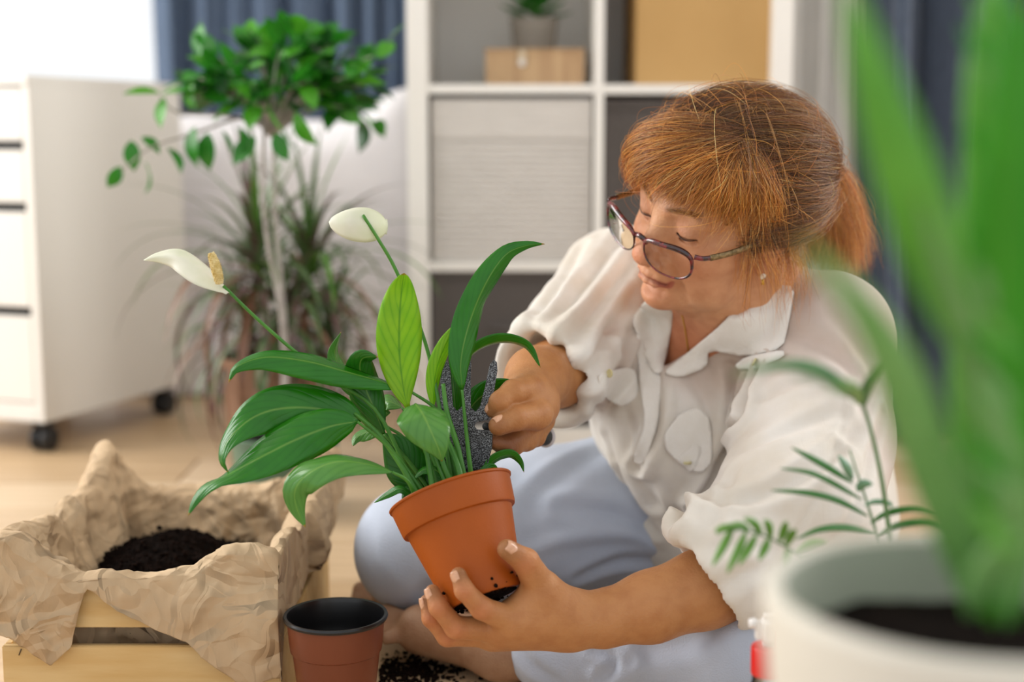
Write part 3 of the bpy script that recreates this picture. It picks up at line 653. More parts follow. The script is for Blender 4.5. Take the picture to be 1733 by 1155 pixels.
# skin glimpsed through the single cloth layer (the arm and chest lie right beneath it)
for a, b, r in ((Lsh, P(1400, 760, 1.62), .085), (P(1400, 760, 1.62), Lel, .080), (Lel, P(1270, 965, 1.49), .06), (NB, chest, .12), (Rsh, Rel, .06)):
    d, _ = segd(v, np.array([a, b])); k = (.85*(1-sst(r*.85, r*1.25, d)))[:, None]; C = C*(1-k)+np.array(lin('dac7bb'))*k
C *= (1+.05*(folds(v, 6, 1, 30, 90, 8)-1.2))[:, None]
def sheercloth(name, col='ffffff'):
    m = mat(name, col, .85, 'f3efe8', 14, attr='Col', trans=.22, sheen=.15); nt = m.node_tree; N_ = nt.nodes; L_ = nt.links
    tc = N_.new('ShaderNodeTexCoord'); bp = N_.new('ShaderNodeBump'); bp.inputs['Strength'].default_value = .25; bp.inputs['Distance'].default_value = .001
    ad = None
    for sc, st in ((260, (1, .05, .05)), (260, (.05, .05, 1)), (40, (1, 1, 1))):
        mp = N_.new('ShaderNodeMapping'); mp.inputs['Scale'].default_value = st; mp.inputs['Rotation'].default_value = (.3, .25, .5); n = N_.new('ShaderNodeTexNoise'); n.inputs['Scale'].default_value = sc; n.inputs['Detail'].default_value = 3
        L_.new(tc.outputs['Object'], mp.inputs[0]); L_.new(mp.outputs[0], n.inputs[0])
        if ad is None: ad = n.outputs[0]
        else:
            a2 = N_.new('ShaderNodeMath'); L_.new(ad, a2.inputs[0]); L_.new(n.outputs[0], a2.inputs[1]); ad = a2.outputs[0]
    L_.new(ad, bp.inputs['Height']); L_.new(bp.outputs[0], N_['Principled BSDF'].inputs['Normal']); return m
M_shirt = sheercloth('white_cotton')
me = mesh('blouse', v, q); colattr(me, C); shirt = ob('blouse', me, M_shirt, WM, label='sheer white short-sleeved blouse')
M_band = mat('white_cotton_double', 'f5f1ea', .85, 'eee9e0', 30, bump=.25, bscale=300, trans=.1)
from mathutils.geometry import delaunay_2d_cdt
def patch(name, poly, bv, off, th, m, parent=None, step=5, puff=0., lab=None, chk=1):
    po = np.array(poly, float); B = []
    for _ in range(chk): nx = np.roll(po, -1, 0); po = np.stack([po*.82+nx*.18, po*.18+nx*.82], 1).reshape(-1, 2)
    for i in range(len(po)):
        a, b = po[i], po[(i+1) % len(po)]; k = max(1, int(np.linalg.norm(b-a)/step)); B += [a+(b-a)*t/k for t in range(k)]
    B = np.array(B); lo, hi = B.min(0), B.max(0); I = []
    for y in np.arange(lo[1]+step/2, hi[1], step):
        for x in np.arange(lo[0]+step/2, hi[0], step):
            c1 = (B[:, 1] > y) != (np.roll(B, -1, 0)[:, 1] > y); e = np.roll(B, -1, 0)-B; xi = e[:, 0]*(y-B[:, 1])/(e[:, 1]+1e-12)+B[:, 0]
            if (c1 & (x < xi)).sum() % 2 and np.hypot(B[:, 0]-x, B[:, 1]-y).min() > step*.55: I.append((x, y))
    pts = np.vstack([B, np.array(I).reshape(-1, 2)]); nb = len(B)
    r = delaunay_2d_cdt([Vector(p) for p in pts], [(i, (i+1) % nb) for i in range(nb)], [list(range(nb))], 1, 1e-4)
    pts = np.array([(p.x, p.y) for p in r[0]]); F = [tuple(f) for f in r[2]]
    H_ = [hit(bv, x, y) for x, y in pts]; D = np.array([np.nan if h[0] is None else (h[0]-CAM)@FW for h in H_]); md = np.nanmedian(D); D = np.where(np.isnan(D), md, D)
    nbm = np.hypot(pts[:, None, 0]-pts[None, :, 0], pts[:, None, 1]-pts[None, :, 1]) < step*2.1
    for _ in range(2): D = (nbm*D[None]).sum(1)/nbm.sum(1)
    ed = np.array([np.hypot(B[:, 0]-x, B[:, 1]-y).min() for x, y in pts]); D = D-off-puff*np.minimum(ed/(step*3), 1)
    V_ = np.array([P(x, y, d) for (x, y), d in zip(pts, D)]); o = ob(name, mesh(name, V_, F), m, parent, lab); s = o.modifiers.new('thickness', 'SOLIDIFY'); s.thickness = th; s.offset = 0; return o
K = dict(parent=shirt)
fm = (hl(hv)[:, 2] < -.102)[hq].all(1); bcol = bvh(np.vstack([v, hv]), np.vstack([q, hq[fm]+len(v)]))
patch('collar', [(1120, 632), (1168, 594), (1225, 546), (1266, 496), (1300, 480), (1345, 486), (1336, 540), (1325, 590), (1262, 604), (1199, 592), (1196, 622), (1150, 640)], bcol, .006, .0018, M_band, puff=.003, **K)
patch('collar', [(1132, 512), (1140, 535), (1128, 600), (1119, 634), (1104, 630), (1084, 585), (1068, 540), (1100, 500)], bcol, .006, .0018, M_band, puff=.003, **K)
patch('button_placket', [(1076, 552), (1106, 625), (1120, 640), (1114, 718), (1088, 790), (1070, 780), (1092, 716), (1082, 640)], bs, .003, .0014, M_band, **K)
patch('pocket_flap', [(1123, 735), (1152, 698), (1182, 690), (1202, 709), (1207, 781), (1185, 804), (1154, 788), (1126, 763)], bs, .0035, .0014, M_band, chk=2, **K)
patch('pocket_tab', [(1147, 778), (1175, 748), (1189, 760), (1172, 804)], bs, .0055, .0014, M_band, **K)
patch('pocket_flap', [(1012, 632), (1074, 619), (1083, 668), (1054, 691), (1026, 676), (1014, 655)], bs, .0035, .0014, M_band, chk=2, **K)
patch('shoulder_tab', [(1244, 618), (1262, 604), (1326, 592), (1328, 604), (1280, 625), (1250, 626)], bs, .006, .0014, M_band, **K)
M_but = mat('pale_button', 'd9cf9f', .3, 'cfc48f', 40)
for x, y in ((1162, 783), (1274, 613), (1031, 632)):
    p, n = hit(bs, x, y); Mx = Matrix.Translation(Vector(p-FW*.0085)) @ Vector(norm(n-FW)).to_track_quat('Z', 'Y').to_matrix().to_4x4()
    vv, ff = lathe([(0, -.001), (.0045, -.001), (.0052, .0004), (.0045, .0013), (.0032, .0009), (0, .0008)], 20, Mx); ob('button', mesh('b', vv, ff), M_but, shirt)
# ---------------------------------------------------------------- trousers
T_ = Field((-.22, 1.28, -.005), (.72, 2.16, .32), .0045)
T_.chain([P(1260, 880, 1.93), P(1090, 860, 1.86), P(930, 885, 1.80), P(715, 925, 1.74)], [.11, .105, .092, .074], .03)
T_.chain([P(700, 935, 1.74), P(780, 975, 1.80), P(900, 985, 1.86)], [.066, .05, .045], .03)
T_.chain([P(1290, 905, 1.92), P(1340, 940, 1.87), P(1440, 1090, 1.50)], [.125, .11, .080], .03)
T_.chain([P(1440, 1095, 1.49), P(1270, 1095, 1.52), P(1080, 1100, 1.57), P(930, 1103, 1.60)], [.080, .070, .055, .045], .03)
T_.cut(P(868, 1105, 1.615), norm(-RT+UP*.05), P(780, 1105, 1.62), .10)
T_.cut(P(0, 0, 1)*0+[0, 0, .003], [0, 0, -1], P(900, 1000, 1.6)*[1, 1, 0], 1.2)
tv, tq = T_.surf(); tv = lapl(tv, tq, 3); tN = vnorm(tv, tq); bt = bvh(tv, tq)
def tfold(pts, w, amp, asym=0.):
    global tv; tv = crease(tv, tN, hitline(bt, pts), w, amp, asym)
tfold([(1135, 930), (1060, 905), (960, 910), (880, 940)], .010, -.008); tfold([(1125, 905), (1040, 870), (950, 860)], .010, .005, .5); tfold([(1120, 950), (1050, 950), (980, 975)], .009, .006, .5)
tfold([(1030, 760), (960, 800), (900, 860)], .014, .004, .4); tfold([(990, 760), (930, 790), (880, 830)], .010, -.003); tfold([(1080, 880), (980, 840), (900, 850)], .012, -.003)
tfold([(1010, 1098), (1040, 1120), (1020, 1150)], .007, .006, .6); tfold([(1060, 1090), (1085, 1120), (1060, 1150)], .007, -.005); tfold([(880, 1095), (900, 1125), (940, 1150)], .008, .004, .5)
tfold([(640, 900), (650, 950), (680, 990)], .012, -.003); tfold([(1240, 1040), (1180, 1080), (1090, 1100)], .012, .004, .5)
tv += tN*((folds(tv, 7, .0016, 14, 40, 9)-.003))[:, None]
M_tr = mat('pale_blue_cotton', 'b9c1d1', .85, 'b0b9ca', 14, bump=.25, bscale=500, sheen=.15)
ob('trousers', mesh('trousers', tv, tq), M_tr, WM, label='pale blue cotton trousers')
# ---------------------------------------------------------------- necklace and earring
M_gold = mat('gold', 'd8a94a', .3, metal=1.)
bh = bvh(hv, hq)
nl = []
for x, y in [(1154, 534), (1158, 552), (1162, 577), (1166, 604)]:
    p, n = hit(bh, x, y); 
    if p is not None: nl.append(p-FW*.0012)
NK = empty('necklace', nl[0], 'thin gold chain hanging in the open neck of the blouse', 'necklace')
v_, f_ = tube(cr(nl, 40), .0009, 6); ob('chain', mesh('chain', v_, f_), M_gold, NK)
ep = hw((-.0805, .002, -.049)); ER = empty('earring', ep, 'small gold earring with a pale stone on the ear lobe', 'earring')
v_, f_ = lathe([(0, 0), (.004, 0), (.0045, .0012), (.003, .0022), (0, .003)], 16, Matrix.Translation(Vector(ep)) @ Vector(norm(-HR[:, 0])).to_track_quat('Z', 'Y').to_matrix().to_4x4()); ob('stone', mesh('stone', v_, f_), mat('pale_stone', 'efe9d8', .1), ER)
v_, f_ = tube(np.array([ep+[0, 0, -.003], ep+[.0005, 0, -.010]]), [.0012, .0022], 8); ob('drop', mesh('drop', v_, f_), M_gold, ER)
# ---------------------------------------------------------------- glasses
M_dull = mat('brushed_dull_gold', '9c8560', .35, '6b5a3c', 300, metal=.8)
def lensloop(g, n=40, k=1.):   # local head frame, cat-eye outline
    o_ = []
    for a in np.linspace(0, 2*math.pi, n, endpoint=False):
        x = math.cos(a); z = math.sin(a); sx_ = np.sign(x)*abs(x)**.85; sz_ = np.sign(z)*abs(z)**(.62 if z > 0 else .85)
        px_ = .0385+.0306*k*sx_; pz_ = -.0115+(.0165 if z > 0 else .0215)*k*sz_+.0065*k*max(-.25, sx_)*(.35+.65*max(0, sz_))
        o_.append((g*px_, .1030-.010*(px_/.06)**2*1.0+.12*(pz_+.014), pz_))
    return np.array(o_)
GOFF = np.array([0, .0085, -.012])
def gw(p): return hw(np.asarray(p)+GOFF)
GL = empty('eyeglasses', gw((0, .1, 0)), 'tortoiseshell cat-eye glasses worn low on the woman\'s nose', 'glasses')
M_tort = mat('dark_red_tortoiseshell', '26090e', .12, '7a1f24', 90, coat=.6, p0=.45, p1=.6); M_lens = glassmat('lens_glass', (.97, .97, .97))
def loopobj(name, pts, rad, m, parent, flat=1.):
    pts = np.asarray(pts); n = len(pts); k = 10; c = pts.mean(0); V_ = []
    nn = norm(np.cross(pts[n//4]-c, pts[0]-c)); rad = np.broadcast_to(rad, (n,))
    for i in range(n):
        t = norm(pts[(i+1) % n]-pts[i-1]); o_ = norm(np.cross(t, nn))
        for j in range(k): a = 2*math.pi*j/k; V_.append(pts[i]+(o_*math.cos(a)+nn*flat*math.sin(a))*rad[i])
    return ob(name, mesh(name, np.array(V_), [(i*k+j, i*k+(j+1) % k, ((i+1) % n)*k+(j+1) % k, ((i+1) % n)*k+j) for i in range(n) for j in range(k)]), m, parent)
for g in (1, -1):
    a = np.linspace(0, 2*math.pi, 40, endpoint=False); rr = .0010+.0023*np.clip(np.sin(a)+.1, 0, 1)+.0006*np.clip(np.cos(a), 0, 1)
    fr = loopobj('frame_rim', gw(lensloop(g)), rr, M_tort, GL)
    lp = gw(lensloop(g, 40, .97)); V_ = [lp.mean(0)+(gw((0, .1, 0))-gw((0, .0985, 0)))]; V_ += list(mix(lp.mean(0), lp, .5)+(gw((0, .1, 0))-gw((0, .0989, 0)))); V_ += list(lp)
    F_ = [(0, 1+i, 1+(i+1) % 40) for i in range(40)]+[(1+i, 41+i, 41+(i+1) % 40, 1+(i+1) % 40) for i in range(40)]
    ob('lens', mesh('lens', np.array(V_), F_), M_lens, GL)
    hx = g*.0700; t0 = (hx, .0905, .0050); 
    v_, f_ = tube(cr([gw(t0), gw((g*.0750, .084, .004)), gw((g*.0765, .072, .003))], 12), [.0028]*12, 8, flat=.45); ob('hinge', mesh('hinge', v_, f_), M_tort, GL)
    tp = [gw((g*.0765, .074, .003)), gw((g*.0785, .045, .004)), gw((g*.079, .015, .008)), gw((g*.079, -.005, .012)), gw((g*.077, -.018, .006)), gw((g*.075, -.026, -.012))]
    c_ = cr(tp, 30); v_, f_ = tube(c_[:14], .0034, 10, flat=.35); ob('temple', mesh('temple', v_, f_), M_dull, GL)
    v_, f_ = tube(c_[12:], .0034, 10, flat=.45); ob('temple_tip', mesh('temple_tip', v_, f_), M_tort, GL)
    v_, f_ = tube(cr([gw((g*.012, .100, -.018)), gw((g*.010, .096, -.022)), gw((g*.0105, .094, -.027))], 8), [.001, .0018, .0022, .002, .002, .002, .0018, .001], 8); ob('nose_pad', mesh('pad', v_, f_), M_lens, GL)
v_, f_ = tube(cr([gw((-.0105, .1005, -.006)), gw((0, .1035, -.002)), gw((.0105, .1005, -.006))], 12), .0032, 10, flat=.8); ob('bridge', mesh('bridge', v_, f_), M_tort, GL)
# ---------------------------------------------------------------- hair
HC = np.array([0, -.012, .035]); HE = np.array([.0885, .1060, .0900])
def hsurf(dr, lift): return HC+dr*HE*(1+lift[..., None]/.095)
def slerp(a, b, t):
    a = norm(a)[:, None]; b = norm(b)[:, None]; om = np.arccos(np.clip((a*b).sum(-1, keepdims=True), -.9999, .9999)); t = t[None, :, None]
    return (np.sin((1-t)*om)*a+np.sin(t*om)*b)/np.sin(om)
R_ = np.random.RandomState(5); STR = []; COL = []
def addstr(pts, cols): STR.append(pts); COL.append(cols)
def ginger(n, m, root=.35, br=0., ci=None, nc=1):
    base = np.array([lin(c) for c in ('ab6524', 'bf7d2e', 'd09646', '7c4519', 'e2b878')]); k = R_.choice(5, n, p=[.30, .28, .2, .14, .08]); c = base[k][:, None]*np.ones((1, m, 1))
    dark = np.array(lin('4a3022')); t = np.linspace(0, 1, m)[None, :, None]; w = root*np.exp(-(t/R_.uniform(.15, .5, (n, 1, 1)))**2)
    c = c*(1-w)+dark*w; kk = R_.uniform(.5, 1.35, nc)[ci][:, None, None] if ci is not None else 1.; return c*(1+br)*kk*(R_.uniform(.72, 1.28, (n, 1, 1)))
m = 16; tt = np.linspace(0, 1, m)
def clump(n, nc, spread):
    idx = R_.randint(0, nc, n); return idx
KR = norm((hl(P(1246, 262, 1.55))-HC)/HE)                       # the crown where the hair parts
# fringe, swept forward and to both sides
n = 12000; nc = 230; ci = R_.randint(0, nc, n); ca_ = R_.rand(nc); az = mix(-1.55, 1.35, ca_)[ci]+R_.normal(0, .035, n)
r0 = R_.rand(n)**.8*.65; root = KR+(R_.rand(n)**.7*.38)[:, None]*np.stack([np.sin(az*1.1), np.cos(az*1.1), -.15+0*az], -1)+R_.normal(0, .06, (n, 3))
ez = .22-.45*np.abs((az+.15)/1.3)**2.2+.10*np.exp(-((az-.55)/.25)**2)+R_.normal(0, .10, n)+(R_.normal(0, .12, nc))[ci]
ez = np.where(az < -.25, np.maximum(ez, R_.normal(-.06, .06, n)), ez); end = np.stack([np.sin(az)*.98, np.cos(az)*.95+.12, ez], -1)
d = slerp(root, end, tt); bend = (R_.normal(0, .05, nc)[ci]+R_.normal(0, .02, n))[:, None]*np.sin(np.pi*tt)[None]
d[..., 0] += bend; d += R_.normal(0, .026, (n, 1, 3))*np.sin(tt*9+R_.rand(n, 1)*6)[..., None]*tt[None, :, None]; lift = .004+.010*np.sin(np.pi*tt)[None]*(.4+R_.rand(n, 1))+(R_.normal(0, .0036, nc)[ci]+R_.normal(0, .0018, n))[:, None]+.004*np.sin(tt*7+R_.rand(n, 1)*6)*tt
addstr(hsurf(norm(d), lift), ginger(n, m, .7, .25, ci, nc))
# sides and back gathered to the tail
TB = np.array([-.35, -.93, .02]); n = 13000; nc = 240; ci = R_.randint(0, nc, n)
a0 = R_.uniform(-math.pi, math.pi, nc)[ci]+R_.normal(0, .05, n); rr = (R_.rand(n)*.95+.05)
e1 = norm(np.cross(KR, [0, 0, 1.])); e2 = np.cross(KR, e1); ra_ = rr*1.55; root = np.cos(ra_)[:, None]*KR+np.sin(ra_)[:, None]*(np.cos(a0)[:, None]*e1+np.sin(a0)[:, None]*e2)
keep = ~((root[:, 1] > .50) & (root[:, 2] < .80)); root = root[keep]; ci = ci[keep]; n = len(root)
end = TB+R_.normal(0, .06, (n, 3))*[1, .3, 1]+R_.normal(0, .05, (nc, 3))[ci]
d = slerp(root, end, tt); d += (R_.normal(0, .11, (nc, 3))[ci]+R_.normal(0, .045, (n, 3)))[:, None]*np.sin(np.pi*tt)[None, :, None]+R_.normal(0, .035, (n, 1, 3))*np.sin(tt*8+R_.rand(n, 1)*6)[..., None]*tt[None, :, None]
lift = .001+.012*np.sin(np.pi*tt)[None]*R_.rand(n, 1)+(R_.normal(0, .0042, nc)[ci]+R_.normal(0, .0018, n))[:, None]+.003*np.sin(tt*6+R_.rand(n, 1)*6)
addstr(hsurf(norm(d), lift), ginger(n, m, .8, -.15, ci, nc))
def toloc(l): return np.array([hl(P(*q)) for q in l])
def lock(path, n, spread, end_spread, col, wav=.004, rad_root=None, rt=.3, cut_=.25):
    c = cr(toloc(path), m); o0 = R_.normal(0, 1, (n, 3))*spread; 
    s_ = (1+(end_spread/spread-1)*tt)[None, :, None]; w_ = wav*np.sin(tt[None]*R_.uniform(4, 9, (n, 1))+R_.rand(n, 1)*6.3)[..., None]*norm(R_.normal(size=(n, 1, 3)))*tt[None, :, None]
    L_ = R_.uniform(1-cut_, 1, n); u = tt[None]*L_[:, None]*(m-1); i = np.minimum(u.astype(int), m-2); f = (u-i)[..., None]; cc = c[i]*(1-f)+c[i+1]*f
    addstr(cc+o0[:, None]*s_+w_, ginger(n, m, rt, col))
lock([(1362, 318, 1.70), (1400, 300, 1.73), (1432, 370, 1.73), (1440, 462, 1.715)], 2600, .006, .011, .35, .012)
lock([(1362, 318, 1.70), (1392, 318, 1.72), (1410, 390, 1.72), (1405, 452, 1.715)], 2200, .006, .011, .25, .012)
lock([(1362, 318, 1.70), (1388, 330, 1.70), (1382, 400, 1.71), (1372, 445, 1.72)], 900, .005, .008, 0, .006)
lock([(1290, 330, 1.60), (1283, 400, 1.565), (1300, 460, 1.57), (1308, 545, 1.60)], 150, .006, .011, .15, .008, cut_=.5)
lock([(1265, 330, 1.60), (1262, 400, 1.56), (1256, 460, 1.56), (1252, 500, 1.575)], 70, .004, .005, .1, .006, cut_=.45)
lock([(1322, 360, 1.62), (1334, 420, 1.60), (1338, 470, 1.61), (1330, 520, 1.63)], 320, .008, .012, .2, .008, cut_=.5)
lock([(1268, 430, 1.56), (1262, 500, 1.57), (1258, 530, 1.575), (1272, 556, 1.58)], 12, .002, .003, .2, .004)
lock([(1262, 215, 1.55), (1285, 300, 1.535), (1294, 360, 1.545), (1300, 408, 1.575)], 900, .010, .012, .0, .006, cut_=.3)
lock([(1245, 225, 1.55), (1262, 310, 1.53), (1262, 360, 1.535), (1254, 398, 1.55)], 600, .009, .012, .05, .006, cut_=.4)
lock([(1225, 230, 1.55), (1228, 310, 1.52), (1220, 350, 1.525), (1208, 378, 1.535)], 400, .009, .011, .08, .006, cut_=.4)
# brows
for g in (1, -1):
    n = 170; u = R_.rand(n); bx = g*(.011+.040*u); by = .0905-.020*u**2.2; bz = .0185+.008*np.sin(u*2.3)+R_.normal(0, .0016, n); st_ = np.stack([bx, by+.0005, bz], -1)
    dv = np.stack([g*np.full(n, .8), -.25-.5*u, .35-.5*u], -1)+R_.normal(0, .15, (n, 3)); addstr(st_[:, None]+norm(dv)[:, None]*(tt*.0075)[None, :, None], ginger(n, m, 0, -.35))
# flyaways
n = 900; a0 = R_.uniform(0, 2*math.pi, n); z0 = R_.uniform(-.1, 1, n); r = np.sqrt(1-z0**2); root = np.stack([r*np.cos(a0), r*np.sin(a0), z0], -1); root = root[(root[:, 1] < .8) | (root[:, 2] > .35)]; n = len(root)
end = norm(root+R_.normal(0, .45, (n, 3))); d = slerp(root, end, tt); lift = .004+np.abs(R_.normal(0, .011, (n, 1)))*np.sin(np.pi*tt*.75)[None]+.003*np.sin(tt*8+R_.rand(n, 1)*6)*tt
addstr(hsurf(norm(d), lift), ginger(n, m, 0, .35))
Pn = hw(np.vstack(STR).reshape(-1, 3)); Cn = np.vstack(COL).reshape(-1, 3); ns = len(Pn)//m
hc = bpy.data.hair_curves.new('hair'); hc.add_curves([m]*ns); hc.attributes['position'].data.foreach_set('vector', Pn.astype(np.float32).ravel())
ra = hc.attributes.new('radius', 'FLOAT', 'POINT'); prof = .000155*(1-.75*tt**3); ra.data.foreach_set('value', np.tile(prof, ns).astype(np.float32))
ca2 = hc.attributes.new('Col', 'FLOAT_COLOR', 'POINT'); ca2.data.foreach_set('color', np.c_[np.clip(Cn, 0, 1), np.ones(len(Cn))].astype(np.float32).ravel())
M_hair = mat('ginger_hair', 'ffffff', .38, attr='Col', spec=.6); 
_nt = M_hair.node_tree; _a = [x for x in _nt.nodes if x.type == 'ATTRIBUTE'][0]; _nt.links.new(_a.outputs['Color'], _nt.nodes['Principled BSDF'].inputs['Base Color'])
hc.materials.append(M_hair); ho = bpy.data.objects.new('hair', hc); SC.collection.objects.link(ho); par(ho, WM); ho['kind'] = 'stuff'
# solid underlayer
F6 = Field((-.12, -.16, -.06), (.12, .13, .16), .0028)
F6.ell(HC, HE*.985, .01)
F6.ell((0, .095, -.020), (.085, .070, .085), .012, True).ell((0, .0, -.075), (.11, .11, .045), .012, True)
F6.ell((-.0765, .022, -.01), (.035, .032, .045), .01, True).ell((.0765, .022, -.01), (.035, .032, .045), .01, True)
F6.chain(toloc([(1362, 318, 1.70), (1392, 312, 1.725), (1412, 370, 1.727), (1412, 425, 1.72)]), [.012, .013, .016, .006], .01)
uv_, uq = F6.surf(hw); uv_ = uv_+vnorm(uv_, uq)*(folds(uv_, 8, .0012, 150, 400, 3)-.001)[:, None]
ob('hair_underlayer', mesh('hair_underlayer', uv_, uq), mat('dark_ginger', '7d4a22', .6, '5a3820', 60, bump=.4, bscale=300), WM)
# ---------------------------------------------------------------- tilted terracotta nursery pot with the peace lily
M_terra = mat('terracotta_plastic', 'a5500f', .5, '9a490c', 12, bump=.06, bscale=300, spec=.3)
M_dirt = mat('clinging_soil', '20140f', 1., '110a07', 90, bump=.8, spec=.08)
PB = P(822, 1013, 1.422); pa = norm(RT*-.325+UP*.90+FW*.29); PM = Matrix.Translation(Vector(PB)) @ Vector(pa).to_track_quat('Z', 'Y').to_matrix().to_4x4(); PH = .1135
PT = PB+pa*PH
PLY = empty('peace_lily', PB, 'peace lily with two white flowers in a tilted terracotta pot held by the woman', 'potted plant')
ppro = [(0, .004), (.030, .004), (.033, 0), (.0385, 0), (.0405, .003), (.0412, .010), (.0550, .079), (.0556, .0815), (.0592, .0825), (.0600, .0845), (.0635, .1105), (.0652, .1115), (.0655, .1130), (.0645, .1140), (.0620, .1130), (.0585, .085), (.0530, .080), (.0400, .012), (0, .010)]
lobj('pot', ppro, M_terra, PLY, 96, PM)
v_, f_ = lathe([(.0605, .100), (.05, .1015), (.03, .104), (0, .105)], 64, PM); v_ = np.array(v_)+np.outer(folds(np.array(v_), 6, .004, 100, 300, 2), pa); ob('soil', mesh('soil', v_, f_), M_soil, PLY)
lobj('soil_crust', [(0, -.0012), (.020, -.0016), (.031, -.0010), (.0345, .0006), (.033, .003), (0, .0042)], M_dirt, PLY, 48, PM)
# crumbs of soil stuck under the base
vs = []; 
def crumb(c, r, R):
    ico = np.array([(0, 0, 1), (.89, 0, .45), (.28, .85, .45), (-.72, .53, .45), (-.72, -.53, .45), (.28, -.85, .45), (.72, .53, -.45), (-.28, .85, -.45), (-.89, 0, -.45), (-.28, -.85, -.45), (.72, -.53, -.45), (0, 0, -1)])
    fs = [(0, 1, 2), (0, 2, 3), (0, 3, 4), (0, 4, 5), (0, 5, 1), (1, 6, 2), (2, 7, 3), (3, 8, 4), (4, 9, 5), (5, 10, 1), (6, 7, 2), (7, 8, 3), (8, 9, 4), (9, 10, 5), (10, 6, 1), (11, 7, 6), (11, 8, 7), (11, 9, 8), (11, 10, 9), (11, 6, 10)]
    return np.asarray(c)+ico*r*(1+R.normal(0, .22, (12, 1)))*np.array([1, R.uniform(.6, 1.2), R.uniform(.6, 1)]), fs
R3 = np.random.RandomState(3)
pm3 = np.array(PM.to_3x3()); vs = []
for k in range(170):
    a = R3.uniform(-2.9, .2) if R3.rand() < .7 else R3.uniform(0, 6.28); r = R3.uniform(.012, .040); z = -.0015
    if R3.rand() < .25: r = .0418+.0137*0; z = R3.uniform(.0, .016); r = .0408+z*.2
    vs.append(crumb(PB+pm3@np.array([r*math.cos(a), r*math.sin(a), z]), R3.uniform(.0006, .0026), R3))
v_, f_ = mjoin(vs); ob('soil_crumbs', mesh('crumbs', v_, f_), M_dirt, PLY, kind='stuff')
def leafmat(name, c1, c2, rough=.32, trans=.25, vein=.35, rib='7fae4a', freq=26., wid=.0):
    m = bpy.data.materials.new(name); m.use_nodes = True; nt = m.node_tree; N = nt.nodes; L = nt.links; b = N['Principled BSDF']
    b.inputs['Roughness'].default_value = rough; b.inputs['Specular IOR Level'].default_value = .5
    uv = N.new('ShaderNodeUVMap'); sx_ = N.new('ShaderNodeSeparateXYZ'); L.new(uv.outputs[0], sx_.inputs[0])
    def M_(op, a, b_=None, c_=None):
        n = N.new('ShaderNodeMath'); n.operation = op
        for i, q in enumerate((a, b_, c_)):
            if q is None: continue
            if isinstance(q, (int, float)): n.inputs[i].default_value = q
            else: L.new(q, n.inputs[i])
        return n.outputs[0]
    av = M_('ABSOLUTE', M_('SUBTRACT', sx_.outputs[1], .5))
    tc = N.new('ShaderNodeTexCoord'); ns_ = N.new('ShaderNodeTexNoise'); ns_.inputs['Scale'].default_value = 40; L.new(tc.outputs['Object'], ns_.inputs[0])
    ph = M_('MULTIPLY', M_('SUBTRACT', sx_.outputs[0], M_('MULTIPLY', av, .75)), freq); ph = M_('ADD', ph, M_('MULTIPLY', ns_.outputs[0], 1.2))
    w = M_('POWER', M_('ABSOLUTE', M_('SINE', ph)), .45)
    rb = M_('SUBTRACT', 1., M_('MINIMUM', M_('MULTIPLY', av, 28.), 1.))
    mx = N.new('ShaderNodeMix'); mx.data_type = 'RGBA'; mx.inputs[6].default_value = (*lin(c2), 1); mx.inputs[7].default_value = (*lin(c1), 1); L.new(M_('ADD', M_('MULTIPLY', w, vein), M_('MULTIPLY', ns_.outputs[0], 1-vein*.6)), mx.inputs[0])
    m2 = N.new('ShaderNodeMix'); m2.data_type = 'RGBA'; L.new(M_('MULTIPLY', rb, .75), m2.inputs[0]); L.new(mx.outputs[2], m2.inputs[6]); m2.inputs[7].default_value = (*lin(rib), 1)
    # browned tip
    tp = M_('MULTIPLY', M_('GREATER_THAN', sx_.outputs[0], .982), .8); m3 = N.new('ShaderNodeMix'); m3.data_type = 'RGBA'; L.new(tp, m3.inputs[0]); L.new(m2.outputs[2], m3.inputs[6]); m3.inputs[7].default_value = (*lin('b58a2e'), 1)
    L.new(m3.outputs[2], b.inputs['Base Color']); bp = N.new('ShaderNodeBump'); bp.inputs['Strength'].default_value = .3; bp.inputs['Distance'].default_value = .0008
    L.new(M_('SUBTRACT', w, M_('MULTIPLY', rb, .6)), bp.inputs['Height']); L.new(bp.outputs[0], b.inputs['Normal'])
    t = N.new('ShaderNodeBsdfTranslucent'); L.new(m3.outputs[2], t.inputs[0]); ms = N.new('ShaderNodeMixShader'); ms.inputs[0].default_value = trans; L.new(b.outputs[0], ms.inputs[1]); L.new(t.outputs[0], ms.inputs[2]); L.new(ms.outputs[0], N['Material Output'].inputs[0]); return m
LG = leafmat('lily_green', '2f8a0e', '14620a', .26, .30, .2); LB = leafmat('lily_bright', 'a9d62a', '5cae14', .38, .5, .4, rib='4f9a20', freq=22); LD = leafmat('lily_dark', '2a7a16', '17560e', .34, .2); LS = leafmat('lily_sheen_green', '5f9a42', '3a7a28', .25, .2, .4, freq=20)  # LS: silvery gloss of the leaves put into a paler green
